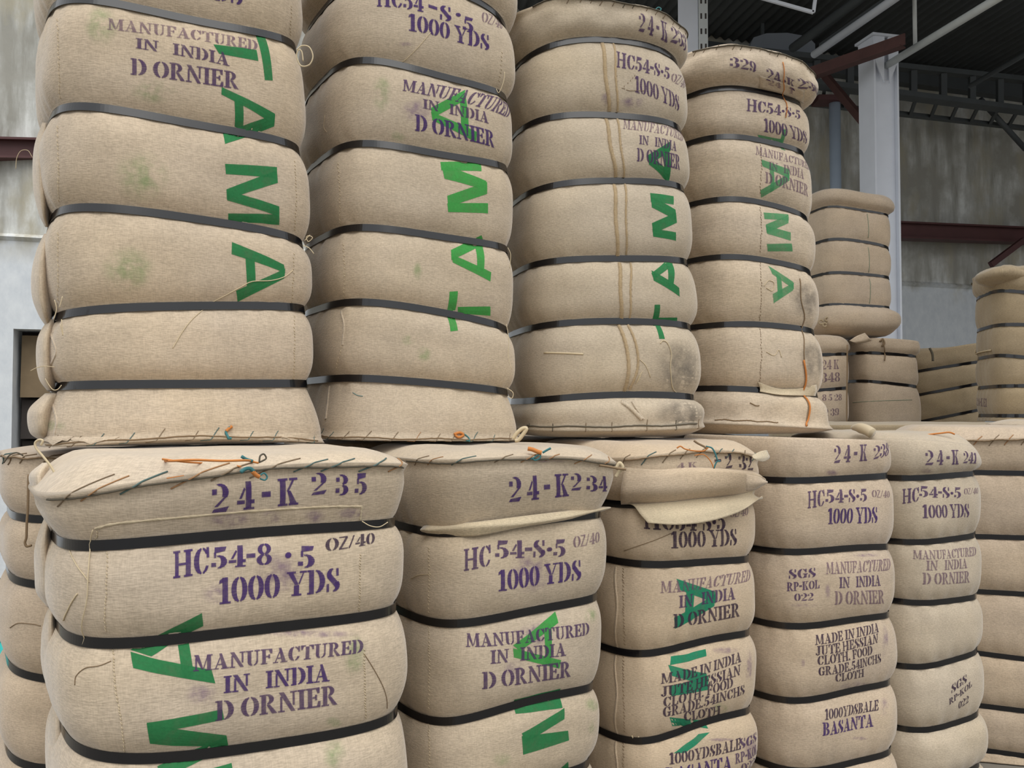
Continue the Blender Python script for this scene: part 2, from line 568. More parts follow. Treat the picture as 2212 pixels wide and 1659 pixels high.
        for f in fs:
            P = s.cap_point(q, np.full(n, f)); V.append(P); UV.append(P[:, :2] + [3, 0])
            strip(prev, rr, True); prev = rr; rr += 1
        prevb = R - 1
        for f in [.02, .06, .12, .2, .3, .6]:
            P = s.cap_point(q, np.full(n, f), False); V.append(P); UV.append(P[:, :2] + [6, 0])
            strip(prevb, rr); prevb = rr; rr += 1
        V = np.concatenate(V); UV = np.concatenate(UV)
        F.append(tuple(prev * n + i for i in range(n)))
        F.append(tuple(prevb * n + i for i in reversed(range(n))))
        return mesh_obj('hessian_wrap', V, F, s.mat, parent, True, UV)

    def strap(s, j, parent, width=.0185, th=.0013, tilt=0.0):
        n = 220
        q = np.linspace(0, s.per, n, endpoint=False)
        u = s.uvn(q)[0]
        z = s.lev(u)[j]
        V = []
        w = width / 2
        for (dz, o) in ((-w, .0012), (-w, .0012 + th), (w, .0012 + th), (w, .0012)):
            uu, vv, nu, nv = s.uvn(q)
            r = -s.g + .0022 + o - tilt * dz / w
            zz = z + dz
            dx = s.lean[0] * (z - s.zref); dy = s.lean[1] * (z - s.zref)
            a, b = (uu + nu * r) * (1 + s.tap * (z - s.zref)), vv + nv * r
            V.append(np.stack([s.c[0] + dx + s.ct * a - s.st * b, s.c[1] + dy + s.st * a + s.ct * b, zz], 1))
        V = np.concatenate(V)
        F = []
        for k in range(4):
            k2 = (k + 1) % 4
            for i in range(n):
                i2 = (i + 1) % n
                F.append((k * n + i, k2 * n + i, k2 * n + i2, k * n + i2))
        return mesh_obj('strap', V, F, M['strap'], parent, False)

def CLAMPZ(zl, z, m):
    return np.minimum(np.maximum(z, zl[m]), zl[0])

# ------------------------------------------------------------------ stencil letters
def R_(x0, y0, x1, y1): return [((x0, y0), (x1, y0), (x1, y1), (x0, y1))]
def Q_(*a): return [((a[0], a[1]), (a[2], a[3]), (a[4], a[5]), (a[6], a[7]))]
def C_(cx, cy, rx, ry, a0, a1, w, k=9):
    out = []
    th = np.radians(np.linspace(a0, a1, k + 1))
    ix, iy = max(rx - w, .01), max(ry - .05, .01)
    o = [(cx + rx * math.cos(t), cy + ry * math.sin(t)) for t in th]
    i = [(cx + ix * math.cos(t), cy + iy * math.sin(t)) for t in th]
    for j in range(k):
        out.append((i[j], o[j], o[j + 1], i[j + 1]))
    return out
G = {
 'I': (.34, R_(.085, .07, .26, .93) + R_(0, 0, .34, .07) + R_(0, .93, .34, 1)),
 'N': (.84, R_(.1, .06, .16, .78) + R_(0, 0, .27, .06) + Q_(.56, 0, .76, 0, .27, 1, .04, 1) + R_(.67, .3, .73, .94) + R_(.56, .94, .84, 1)),
 'M': (.98, R_(.1, .06, .16, .8) + R_(0, 0, .26, .06) + Q_(.4, .08, .5, .08, .29, 1, .05, 1) + Q_(.52, .2, .57, .12, .74, .92, .69, .95) + R_(.72, .06, .89, .94) + R_(.63, 0, .98, .06) + R_(.72, .94, .98, 1)),
 'A': (.82, Q_(.5, .06, .72, .06, .47, 1, .33, 1) + Q_(.1, .06, .17, .06, .35, .7, .31, .78) + R_(0, 0, .27, .06) + R_(.43, 0, .82, .06) + R_(.27, .28, .44, .34)),
 'U': (.8, R_(.1, .3, .27, .94) + R_(0, .94, .37, 1) + C_(.36, .3, .26, .3, 180, 262, .16, 5) + R_(.6, .28, .66, .94) + R_(.5, .94, .78, 1) + C_(.42, .28, .24, .28, 278, 360, .08, 5)),
 'F': (.64, R_(.08, .06, .25, .94) + R_(0, 0, .34, .06) + R_(0, .94, .62, 1) + Q_(.54, .7, .62, .7, .62, .94, .46, .94) + R_(.3, .47, .44, .54) + R_(.43, .38, .49, .64)),
 'E': (.66, R_(.08, .07, .25, .93) + R_(0, .93, .6, 1) + Q_(.53, .72, .6, .72, .6, .93, .46, .93) + R_(.3, .47, .42, .54) + R_(.42, .38, .48, .64) + R_(0, 0, .64, .07) + Q_(.5, .07, .64, .07, .64, .3, .57, .3)),
 'C': (.72, C_(.38, .5, .37, .5, 102, 258, .2) + C_(.36, .5, .32, .5, 35, 76, .08, 5) + R_(.6, .62, .68, .98) + C_(.36, .5, .33, .5, 284, 335, .1, 5)),
 'G': (.78, C_(.38, .5, .37, .5, 102, 258, .2) + C_(.36, .5, .32, .5, 35, 76, .08, 5) + R_(.6, .62, .67, .98) + C_(.36, .5, .32, .5, 284, 318, .1, 4) + R_(.52, .06, .68, .42) + R_(.43, .42, .77, .48)),
 'T': (.74, R_(.28, .06, .46, .9) + R_(.18, 0, .56, .06) + R_(0, .93, .26, 1) + Q_(0, .7, .06, .7, .14, .93, 0, .93) + R_(.48, .93, .74, 1) + Q_(.68, .7, .74, .7, .74, .93, .6, .93)),
 'R': (.76, R_(.08, .06, .25, .94) + R_(0, 0, .34, .06) + R_(0, .94, .3, 1) + C_(.3, .74, .3, .26, -78, 82, .17, 8) + Q_(.52, 0, .76, 0, .46, .46, .31, .46)),
 'P': (.64, R_(.08, .06, .25, .94) + R_(0, 0, .34, .06) + R_(0, .94, .3, 1) + C_(.3, .72, .32, .28, -80, 82, .18, 8)),
 'B': (.68, R_(.08, 0, .25, 1) + R_(0, 0, .1, .06) + R_(0, .94, .1, 1) + C_(.3, .76, .28, .24, -80, 82, .16, 7) + C_(.3, .26, .35, .26, -82, 80, .19, 7)),
 'D': (.76, R_(.08, 0, .25, 1) + R_(0, 0, .1, .06) + R_(0, .94, .1, 1) + C_(.32, .5, .42, .5, -80, 82, .2)),
 'O': (.76, C_(.38, .5, .38, .5, 102, 258, .19) + C_(.38, .5, .38, .5, -78, 78, .19)),
 '0': (.6, C_(.3, .5, .3, .5, 104, 256, .165) + C_(.3, .5, .3, .5, -76, 76, .165)),
 '1': (.42, R_(.13, .06, .31, 1) + R_(.02, 0, .42, .06) + Q_(.0, .78, .13, .84, .13, 1, .02, .9)),
 '2': (.62, R_(.02, .64, .16, .82) + C_(.3, .7, .3, .3, -35, 112, .19, 8) + Q_(.1, .2, .24, .2, .56, .56, .4, .5) + Q_(.02, 0, .52, 0, .62, .17, .1, .1)),
 '3': (.6, C_(.27, .75, .29, .25, -72, 105, .18, 8) + C_(.27, .26, .32, .26, -105, 74, .2, 8) + R_(.02, .68, .15, .86) + R_(0, .14, .15, .34)),
 '4': (.66, R_(.36, .06, .54, 1) + R_(.28, 0, .66, .06) + Q_(.1, .42, .2, .42, .31, .74, .25, .8) + R_(.02, .22, .28, .34) + R_(.54, .22, .66, .34)),
 '5': (.6, Q_(.12, .74, .5, .82, .56, 1, .14, 1) + R_(.1, .52, .15, .76) + C_(.27, .31, .31, .31, -95, 105, .2, 9) + R_(0, .1, .15, .28)),
 '8': (.6, C_(.3, .75, .25, .25, 100, 260, .14, 7) + C_(.3, .75, .25, .25, -80, 80, .14, 7) + C_(.3, .26, .29, .26, 100, 260, .16, 7) + C_(.3, .26, .29, .26, -80, 80, .16, 7)),
 '9': (.6, C_(.3, .67, .29, .33, 100, 262, .17, 7) + C_(.3, .6, .29, .4, -70, 80, .17, 7) + C_(.24, .34, .34, .34, -70, -10, .16, 5) + R_(.04, .06, .18, .24)),
 'S': (.6, C_(.28, .74, .25, .26, 92, 215, .16, 7) + Q_(.36, .2, .56, .32, .24, .74, .04, .62) + C_(.3, .27, .27, .27, -88, 35, .16, 7) + R_(.45, .68, .52, .98) + R_(.02, .02, .09, .34)),
 'K': (.8, R_(.08, .06, .27, .94) + R_(0, 0, .36, .06) + R_(0, .94, .36, 1) + Q_(.35, .56, .41, .5, .63, .94, .54, .94) + R_(.46, .94, .76, 1) + Q_(.5, .06, .74, .06, .5, .54, .38, .52) + R_(.44, 0, .8, .06)),
 'H': (.86, R_(.08, .06, .2, .94) + R_(0, 0, .28, .06) + R_(0, .94, .28, 1) + R_(.56, .06, .75, .94) + R_(.48, 0, .84, .06) + R_(.48, .94, .84, 1) + R_(.24, .46, .52, .53)),
 'Y': (.8, Q_(.3, .46, .46, .46, .27, .94, .06, .94) + R_(0, .94, .34, 1) + Q_(.49, .52, .54, .46, .7, .94, .64, .94) + R_(.54, .94, .8, 1) + R_(.3, .06, .48, .42) + R_(.2, 0, .58, .06)),
 'L': (.64, R_(.08, .07, .25, .94) + R_(0, .94, .34, 1) + R_(0, 0, .62, .07) + Q_(.5, .07, .62, .07, .62, .34, .56, .34)),
 'J': (.52, R_(.24, .22, .42, .94) + R_(.14, .94, .52, 1) + C_(.21, .21, .21, .21, 175, 350, .13, 7)),
 'Z': (.52, R_(0, .92, .48, 1) + R_(0, 0, .52, .08) + Q_(.0, .1, .16, .1, .5, .9, .34, .9)),
 '/': (.36, Q_(0, 0, .1, 0, .36, 1, .26, 1)),
 '-': (.34, R_(0, .40, .32, .58)),
 '*': (.3, C_(.13, .45, .12, .12, 0, 360, .115, 10)),
 '.': (.26, R_(.02, 0, .18, .17)),
 ' ': (.20, []),
}

def bold(q, e=.020):
    cx = sum(p[0] for p in q) / 4; cy = sum(p[1] for p in q) / 4
    return tuple((p[0] + (e if p[0] > cx else -e), p[1] + (e * .6 if p[1] > cy else -e * .6)) for p in q)

def fit_quads(quads, W):
    """cut each stroke into cells no longer than about a fifth of a letter so it follows the cloth"""
    A = []
    for (p0, p1, p2, p3) in quads:
        p0, p1, p2, p3 = map(np.array, (p0, p1, p2, p3))
        nx = max(1, int(math.ceil(max(np.linalg.norm(p1 - p0), np.linalg.norm(p2 - p3)) / .2)))
        ny = max(1, int(math.ceil(max(np.linalg.norm(p3 - p0), np.linalg.norm(p2 - p1)) / .2)))
        A.append((p0, p1, p2, p3, nx, ny))
    return A

def grid_mesh(cells, to_qz):
    """cells: corner quads + subdivisions in a flat letter frame -> (q, z) arrays and faces"""
    PT, F = [], []
    for (p0, p1, p2, p3, nx, ny) in cells:
        b = len(PT)
        for j in range(ny + 1):
            for i in range(nx + 1):
                x, y = i / nx, j / ny
                PT.append((p0 * (1 - x) + p1 * x) * (1 - y) + (p3 * (1 - x) + p2 * x) * y)
        for j in range(ny):
            for i in range(nx):
                k = b + j * (nx + 1) + i
                F.append((k, k + 1, k + nx + 2, k + nx + 1))
    return np.array(PT), F

def text_cells(s, gap=.06):
    x = 0; cells = []
    for ch in s:
        w, quads = G[ch]
        cells += fit_quads([bold(tuple((px + x, py) for (px, py) in q)) for q in quads], 1)
        x += w + gap
    return cells, x - gap

def lettering(B, parent, lines, mat='ink', name='stencil_lettering', gap=.06, lift=.0009):
    """lines: (text, baseline start px, baseline end px, cap height px at start, at end)"""
    for ln in lines:
        V, F = [], []
        txt, p0, p1, h0, h1 = ln[:5]
        sl = ln[5] if len(ln) > 5 else 0
        cells, W = text_cells(txt, gap)
        P, f = grid_mesh(cells, None)
        c = B.pix([p0, p1, (p0[0] + sl, p0[1] - h0), (p1[0] + sl, p1[1] - h1)])
        x = P[:, 0] / W; y = P[:, 1]
        qz = (c[0] * (1 - x)[:, None] + c[1] * x[:, None]) * (1 - y)[:, None] + (c[2] * (1 - x)[:, None] + c[3] * x[:, None]) * y[:, None]
        pts = B.surf_n(qz[:, 0], qz[:, 1], lift)
        o = mesh_obj(name, pts, f, M[mat], parent, False)
    return o

def painted(B, parent, quads, mat, name='painted_letter', lift=.0006):
    V, F = [], []
    for qd in quads:
        pts = [np.array(qd[i:i + 2], float) for i in (0, 2, 4, 6)]
        ext = max(np.linalg.norm(pts[1] - pts[0]), np.linalg.norm(pts[2] - pts[3]))
        ey = max(np.linalg.norm(pts[3] - pts[0]), np.linalg.norm(pts[2] - pts[1]))
        cells = [(*pts, max(2, int(ext / 7)), max(2, int(ey / 7)))]
        P, f = grid_mesh(cells, None)
        c = B.pix(np.array(pts))
        # bilinear in the cloth frame
        nx, ny = cells[0][4], cells[0][5]
        gx = np.tile(np.arange(nx + 1) / nx, ny + 1); gy = np.repeat(np.arange(ny + 1) / ny, nx + 1)
        qz = (c[0] * (1 - gx)[:, None] + c[1] * gx[:, None]) * (1 - gy)[:, None] + (c[3] * (1 - gx)[:, None] + c[2] * gx[:, None]) * gy[:, None]
        p = B.surf_n(qz[:, 0], qz[:, 1], lift)
        n = len(V)
        V.extend(p); F.extend([tuple(i + n for i in q) for q in f])
    return mesh_obj(name, V, F, M[mat], parent, False)

def stain(B, parent, box, mat, name='stain', lift=.0004):
    """box: four pixel corners or x0,y0,x1,y1"""
    if len(box) == 4:
        x0, y0, x1, y1 = box; pts = [(x0, y1), (x1, y1), (x1, y0), (x0, y0)]
    else:
        pts = [tuple(box[i:i + 2]) for i in (0, 2, 4, 6)]
    c = B.pix(pts); K = 12
    gx = np.tile(np.arange(K + 1) / K, K + 1); gy = np.repeat(np.arange(K + 1) / K, K + 1)
    qz = (c[0] * (1 - gx)[:, None] + c[1] * gx[:, None]) * (1 - gy)[:, None] + (c[3] * (1 - gx)[:, None] + c[2] * gx[:, None]) * gy[:, None]
    p = B.surf_n(qz[:, 0], qz[:, 1], lift)
    F = [(j * (K + 1) + i, j * (K + 1) + i + 1, (j + 1) * (K + 1) + i + 1, (j + 1) * (K + 1) + i) for j in range(K) for i in range(K)]
    return mesh_obj(name, p, F, M[mat], parent, False, np.stack([gx, gy], 1))

def on_cloth(B, pts, lift, per=5):
    qz = B.pix(pts)
    c = np.array(catmull(list(qz), per))
    return B.surf_n(c[:, 0], c[:, 1], lift)

def thread(B, parent, pts, r=.0008, mat='tw_jute', lift=None, name='loose_thread', per=5):
    P = on_cloth(B, pts, r * .8 if lift is None else lift, per)
    return MB().tube(P, r, 5).build(name, M[mat], parent, True)

def free_thread(parent, pts, d, r=.0008, mat='tw_jute', name='loose_thread'):
    """a strand hanging clear of the cloth: pixels and distances"""
    P = [at(p[0], p[1], p[2] if len(p) > 2 else d) for p in pts]
    return MB().tube(catmull(P, 6), r, 5).build(name, M[mat], parent, True)

def seam(B, parent, pts, w=.012, h=.0018, mat=None, name='seam', per=12):
    """a lapped edge of cloth stitched down: a thin raised ribbon following the bale"""
    qz = B.pix(pts)
    c = np.array(catmull(list(qz), per))
    t = np.gradient(c, axis=0); t /= np.linalg.norm(t, axis=1, keepdims=True) + 1e-9
    nrm = np.stack([-t[:, 1], t[:, 0]], 1)
    rows = []
    for (k, o) in ((-.5, -.0008), (-.46, h), (0, h * 1.15), (.46, h), (.5, -.0008)):
        jit = .0006 * np.sin(np.arange(len(c)) * 1.7 + k * 9)
        p = c + nrm * (k * w + jit)[:, None]
        rows.append(B.surf_n(p[:, 0], p[:, 1], np.full(len(c), o)))
    n = len(c)
    V = np.concatenate(rows); F = []
    for k in range(4):
        for i in range(n - 1):
            F.append((k * n + i, k * n + i + 1, (k + 1) * n + i + 1, (k + 1) * n + i))
    uv = np.concatenate([np.stack([c[:, 0] + k * .003, c[:, 1]], 1) for k in range(5)])
    return mesh_obj(name, V, F, mat or B.mat, parent, True, uv)

def stitch_row(B, parent, pts, step=9, ln=5, r=.0007, mat='tw_jute', name='stitch_line', slant=3):
    """a row of small running stitches along a pixel line"""
    rnd = random.Random(int(pts[0][0] * 3 + pts[0][1]))
    P = np.array(pts, float)
    seg = np.linalg.norm(np.diff(P, axis=0), axis=1); L = np.concatenate([[0], np.cumsum(seg)])
    mb = MB()
    d = 2.0
    ends = []
    while d < L[-1] - ln:
        a = [np.interp(d, L, P[:, k]) for k in (0, 1)]
        b = [np.interp(min(d + ln, L[-1]), L, P[:, k]) for k in (0, 1)]
        j = rnd.uniform(-1, 1)
        ends += [(a[0] - slant / 2 + j, a[1]), (b[0] + slant / 2 + j, b[1])]
        d += step * rnd.uniform(.75, 1.3)
    if not ends: return None
    qz = B.pix(ends)
    lo = B.surf_n(qz[:, 0], qz[:, 1], r * .3)
    mid = (qz[0::2] + qz[1::2]) / 2
    hi = B.surf_n(mid[:, 0], mid[:, 1], r * 1.6)
    for i in range(len(mid)):
        mb.tube([lo[2 * i], hi[i], lo[2 * i + 1]], r, 4)
    o = mb.build(name, M[mat], parent, True)
    o['kind'] = 'stuff'
    return o

def rim_twine(B, parent, q0, q1, n, top=True, low=.018, fin=.055, dq=.035, r=.0011, mats=('st_brown', 'st_teal', 'st_orange', 'st_brown'), seed=1, name='twine_stitch'):
    """whip stitches closing the sewn end, slanted over the rim"""
    rnd = random.Random(seed)
    mbs = {}
    for i in range(n):
        q = q0 + (q1 - q0) * (i + rnd.uniform(-.15, .15)) / max(1, n - 1)
        k = rnd.uniform(.8, 1.25)
        P = []
        for t in np.linspace(0, 1, 9):
            if t < .45:
                tt = t / .45
                qa = np.array([q + dq * k * t]); u = B.uvn(qa)[0]
                zr = B.lev(u)[0 if top else -1]
                P.append(B.surf_n(qa, zr - (1 if top else -1) * low * k * (1 - tt), r * .7)[0])
            else:
                tt = (t - .45) / .55
                P.append(B.cap_point(np.array([q + dq * k * t]), np.array([fin * k * tt]), top, r * .7 * (1 if top else -1))[0])
        m = mats[rnd.randrange(len(mats))]
        MB().tube(catmull(P, 2), r * rnd.uniform(.8, 1.15), 5).build(name, M[m], parent, True)

def rim_cord(B, parent, q0, q1, top=True, r=.0014, mat='tw_brown', drop=.004, seed=3, name='rim_cord'):
    rnd = random.Random(seed)
    q = np.linspace(q0, q1, 60)
    u = B.uvn(q)[0]
    zr = B.lev(u)[0 if top else -1]
    j = np.array([math.sin(i * .33 + seed) * .0016 + rnd.uniform(-.0006, .0006) for i in range(60)])
    P = B.surf_n(q, zr - (1 if top else -1) * (drop + j), r * .8)
    return MB().tube(P, r, 5).build(name, M[mat], parent, True)

def sheet(parent, rows, mat, name, th=.0015, uvs=1.0):
    """a loose piece of cloth through a grid of points (list of rows), with a little thickness"""
    G_ = []
    for r in rows:
        G_.append(np.array(catmull([np.asarray(p, float) for p in r], 6)))
    G_ = np.array(G_)                                # rows x n x 3
    cols = [np.array(catmull(list(G_[:, i]), 6)) for i in range(G_.shape[1])]
    A = np.array(cols)                               # n x m x 3
    n, m = A.shape[:2]
    du = np.gradient(A, axis=0); dv = np.gradient(A, axis=1)
    N = np.cross(du, dv); N /= np.linalg.norm(N, axis=2, keepdims=True) + 1e-9
    V = np.concatenate([(A + N * th / 2).reshape(-1, 3), (A - N * th / 2).reshape(-1, 3)])
    F = []; o = n * m
    for i in range(n - 1):
        for j in range(m - 1):
            a, b, c, d = i * m + j, (i + 1) * m + j, (i + 1) * m + j + 1, i * m + j + 1
            F.append((a, b, c, d)); F.append((o + a, o + d, o + c, o + b))
    for i in range(n - 1):
        for j in (0, m - 1):
            a, b = i * m + j, (i + 1) * m + j
            F.append((a, o + a, o + b, b) if j == 0 else (a, b, o + b, o + a))
    for j in range(m - 1):
        for i in (0, n - 1):
            a, b = i * m + j, i * m + j + 1
            F.append((a, b, o + b, o + a) if i == 0 else (a, o + a, o + b, b))
    su = np.linalg.norm(A[-1, 0] - A[0, 0]); sv = np.linalg.norm(A[0, -1] - A[0, 0])
    gu, gv = np.meshgrid(np.linspace(0, su, n), np.linspace(0, sv, m), indexing='ij')
    uv = np.stack([gu.ravel(), gv.ravel()], 1); uv = np.concatenate([uv, uv])
    return mesh_obj(name, V, F, mat, parent, True, uv)

def make_bale(label, group, B, straps=True):
    t = thing('jute_bale', label, 'bale', group)
    B.body(t)
    for j in range(1, B.nl - 1):
        B.strap(j, t, tilt=.0016 if B.zbot > 1 else 0.)
    B.root = t
    return t

# ------------------------------------------------------------------ floor, walls, roof
def structure(o, label=None):
    o['kind'] = 'structure'
    if label: o['label'] = label
    return o

def wall_mat():
    m, N, L, B = new_mat('stained_whitewash')
    t = N.new('ShaderNodeTexCoord'); g = N.new('ShaderNodeNewGeometry')
    sp = N.new('ShaderNodeSeparateXYZ'); L.new(g.outputs['Position'], sp.inputs[0])
    def noise(sc, det, off=0.):
        mp = N.new('ShaderNodeMapping'); mp.inputs['Scale'].default_value = sc; mp.inputs['Location'].default_value = (off, off, off)
        L.new(t.outputs['Object'], mp.inputs[0])
        n = N.new('ShaderNodeTexNoise'); n.inputs['Scale'].default_value = 1; n.inputs['Detail'].default_value = det
        n.inputs['Roughness'].default_value = .62
        L.new(mp.outputs[0], n.inputs['Vector']); return n.outputs['Fac']
    def rng(x, a, b, c, d):
        r = N.new('ShaderNodeMapRange'); L.new(x, r.inputs['Value'])
        for k, v_ in zip(('From Min', 'From Max', 'To Min', 'To Max'), (a, b, c, d)): r.inputs[k].default_value = v_
        return r.outputs[0]
    def mix(f, a, b):
        n = N.new('ShaderNodeMix'); n.data_type = 'RGBA'
        L.new(f, n.inputs['Factor'])
        for s_, x in (('A', a), ('B', b)):
            if isinstance(x, tuple): n.inputs[s_].default_value = (*x, 1)
            else: L.new(x, n.inputs[s_])
        return n.outputs['Result']
    def add(a, b, op='ADD'):
        n = N.new('ShaderNodeMath'); n.operation = op
        for i, x in enumerate((a, b)):
            if isinstance(x, (int, float)): n.inputs[i].default_value = x
            else: L.new(x, n.inputs[i])
        return n.outputs[0]
    streak = noise((6, 6, 1.1), 9)
    blot = noise((1.3, 1.3, 1.6), 8, 4.)
    fine = noise((14, 14, 9), 6, 9.)
    white = mix(rng(fine, .3, .7, 0, 1), (.61, .65, .69), (.73, .765, .79))
    grime = mix(rng(streak, .36, .62, 0, 1), (.74, .755, .73), (.31, .305, .27))
    grime = mix(rng(blot, .42, .62, 0, 1), grime, (.35, .34, .30))
    # old limewash below a ragged edge, weathered cement above
    edge = add(sp.outputs['Z'], add(add(blot, .5, 'SUBTRACT'), .55, 'MULTIPLY'))
    col = mix(rng(edge, 2.63, 2.72, 0, 1), white, grime)
    damp = mix(rng(noise((2.2, 2.2, 1.0), 6, 2.), .5, .64, 0, .85), col, (.42, .385, .29))
    up = rng(sp.outputs['Z'], 2.5, 2.75, 0, 1)
    col = mix(up, col, damp)
    L.new(col, B.inputs['Base Color'])
    B.inputs['Roughness'].default_value = .95
    bp = N.new('ShaderNodeBump'); bp.inputs['Strength'].default_value = .3; bp.inputs['Distance'].default_value = .01
    L.new(fine, bp.inputs['Height']); L.new(bp.outputs[0], B.inputs['Normal'])
    return m

M['wall'] = wall_mat()
M['concrete'] = simple('worn_concrete', (.17, .155, .13), .95, noise=.3, nscale=5, bump=.3)
M['steel'] = simple('grey_painted_steel', (.72, .755, .82), .55, noise=.10, nscale=6)
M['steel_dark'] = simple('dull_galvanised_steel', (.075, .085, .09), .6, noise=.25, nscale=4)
M['steel_white'] = simple('white_painted_pipe', (.62, .65, .64), .5, noise=.12, nscale=9)
M['rust'] = simple('rust_red_oxide', (.085, .036, .031), .75, noise=.35, nscale=10)
M['rust_d'] = simple('maroon_painted_steel', (.085, .030, .030), .6, noise=.3, nscale=6)
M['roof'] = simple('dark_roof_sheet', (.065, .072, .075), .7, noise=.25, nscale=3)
M['board'] = simple('brown_board', (.20, .145, .085), .9, noise=.3, nscale=7)
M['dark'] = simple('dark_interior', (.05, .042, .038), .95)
M['blue_pipe'] = simple('blue_grey_pipe', (.42, .50, .60), .5, noise=.1, nscale=6)
M['tarp'] = simple('turquoise_tarpaulin', (.03, .42, .40), .55, noise=.25, nscale=12)
M['duct'] = simple('pale_grey_sheet', (.22, .245, .28), .6, noise=.1, nscale=4)

mb = MB(); mb.add([(-14, -6, 0), (16, -6, 0), (16, 22, 0), (-14, 22, 0)], [(0, 1, 2, 3)])
structure(mb.build('floor', M['concrete']))

# back wall: runs away to the right; a doorway near its left end
W0 = np.array([-3.9, 7.1]); WD = np.array([math.cos(math.radians(17)), math.sin(math.radians(17))]); WN = np.array([WD[1], -WD[0]])
def wp(t, z, out=0.): 
    p = W0 + WD * t + WN * out
    return (p[0], p[1], z)
tl, tr = -.12, 1.35       # doorway edges along the wall
dh = 1.99
mb = MB()
for (a, b, z0, z1) in ((-4.5, tl, 0, dh), (-4.5, 15.5, dh, 7.2), (tr, 15.5, 0, dh)):
    mb.add([wp(a, z0), wp(b, z0), wp(b, z1), wp(a, z1)], [(0, 1, 2, 3)])
for a in (tl, tr):
    mb.add([wp(a, 0), wp(a, 0, -.3), wp(a, dh, -.3), wp(a, dh)], [(0, 1, 2, 3) if a == tr else (3, 2, 1, 0)])
mb.add([wp(tl, dh), wp(tr, dh), wp(tr, dh, -.3), wp(tl, dh, -.3)], [(0, 1, 2, 3)])
structure(mb.build('wall_back', M['wall']), 'stained whitewashed cement wall behind the bales')
mb = MB(); a, b = W0 + WD * .6, None
mb.add([wp(-4.5, 2.70, .0), wp(15.5, 2.70, .0), wp(15.5, 2.73, .035), wp(-4.5, 2.73, .035), wp(-4.5, 2.76, 0), wp(15.5, 2.76, 0)],
       [(0, 1, 2, 3), (3, 2, 5, 4)])
structure(mb.build('trim_1', M['wall']), 'low cement ledge along the back wall')

# unseen right-hand end wall, added to cut the daylight inside the shed
c0 = W0 + WD * 13.2
c1 = c0 - np.array([-math.sin(math.radians(13.3)), math.cos(math.radians(13.3))]) * 7.0
mb = MB(); mb.add([(c0[0], c0[1], 0), (c1[0], c1[1], 0), (c1[0], c1[1], 5.6), (c0[0], c0[1], 5.6)], [(3, 2, 1, 0)])
structure(mb.build('wall_right_blocker', M['wall']))

# doorway contents
d_ = thing('door_1', 'dark doorway in the white wall with brown boards inside', None, None, 'structure')
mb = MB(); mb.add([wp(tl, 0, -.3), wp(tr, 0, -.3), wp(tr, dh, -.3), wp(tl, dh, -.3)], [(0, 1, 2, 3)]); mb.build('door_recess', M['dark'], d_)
for i in range(4):
    z0, z1 = [(1.44, 1.95), (1.10, 1.42), (.72, 1.08), (.3, .7)][i]
    mb = MB()
    mb.add([wp(tl + .03, z0, -.12 - .04 * i), wp(tr - .03, z0, -.12 - .04 * i), wp(tr - .03, z1, -.15 - .04 * i), wp(tl + .03, z1, -.15 - .04 * i),
            wp(tl + .03, z0, -.15 - .04 * i), wp(tr - .03, z0, -.15 - .04 * i), wp(tr - .03, z1, -.18 - .04 * i), wp(tl + .03, z1, -.18 - .04 * i)],
           [(0, 1, 2, 3), (5, 4, 7, 6), (4, 0, 3, 7), (1, 5, 6, 2), (4, 5, 1, 0), (3, 2, 6, 7)])
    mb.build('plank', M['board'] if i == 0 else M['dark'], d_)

# roof over the far part of the shed, corrugations running towards the yard
RD = np.array([-math.sin(math.radians(13.3)), math.cos(math.radians(13.3))]); RS = np.array([RD[1], -RD[0]])
ZR = 5.02
org = np.array([4.6, 10.2])
mb = MB(); V = []; F = []
ss = np.arange(-5.2, 7.5, .0125)
for i, s_ in enumerate(ss):
    for dd in (3.4, -6.0):
        p = org + RS * s_ + RD * dd
        V.append((p[0], p[1], ZR + .016 * math.sin(2 * math.pi * s_ / .1) + (.35 if dd < 0 else 0)))
for i in range(len(ss) - 1):
    F.append((2 * i, 2 * i + 2, 2 * i + 3, 2 * i + 1))
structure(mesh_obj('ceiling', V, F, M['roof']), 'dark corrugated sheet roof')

mb = MB(); q0 = W0 + WD * 5.5; q1 = W0 + WD * 15.4
mb.bar((q0[0] + WN[0] * .06, q0[1] + WN[1] * .06, ZR - .03), (q1[0] + WN[0] * .06, q1[1] + WN[1] * .06, ZR - .03), .12, .16)
structure(mb.build('trim_2', M['steel_dark']), 'dark wall plate under the far edge of the roof')

# steel columns and girders
def i_column(name, label, c, w, dp, z1, ang, mat='steel'):
    t = thing(name, label, 'column', None, 'structure', (c[0], c[1], 0))
    ca, sa = math.cos(math.radians(ang)), math.sin(math.radians(ang))
    Mz = Matrix.Rotation(math.radians(ang), 3, 'Z')
    def bx(nm, x, y, wx, wy, z0=0., z2=None):
        z2 = z2 or z1
        q = Mz @ Vector((x, y, 0))
        MB().box((q.x, q.y, (z0 + z2) / 2), (wx, wy, z2 - z0), Mz).build(nm, M[mat], t)
    bx('flange', -w / 2 + .008, 0, .016, dp); bx('flange', w / 2 - .008, 0, .016, dp)
    bx('web', 0, -dp * .28, w - .034, .014)
    bx('base_plate', 0, 0, w + .16, dp + .12, 0, .02)
    return t, Mz
colT, cz = i_column('steel_column', 'tall pale grey steel column rising behind the small bale stack', (2.95, 7.0), .225, .20, 4.30, 13)
g = MB()
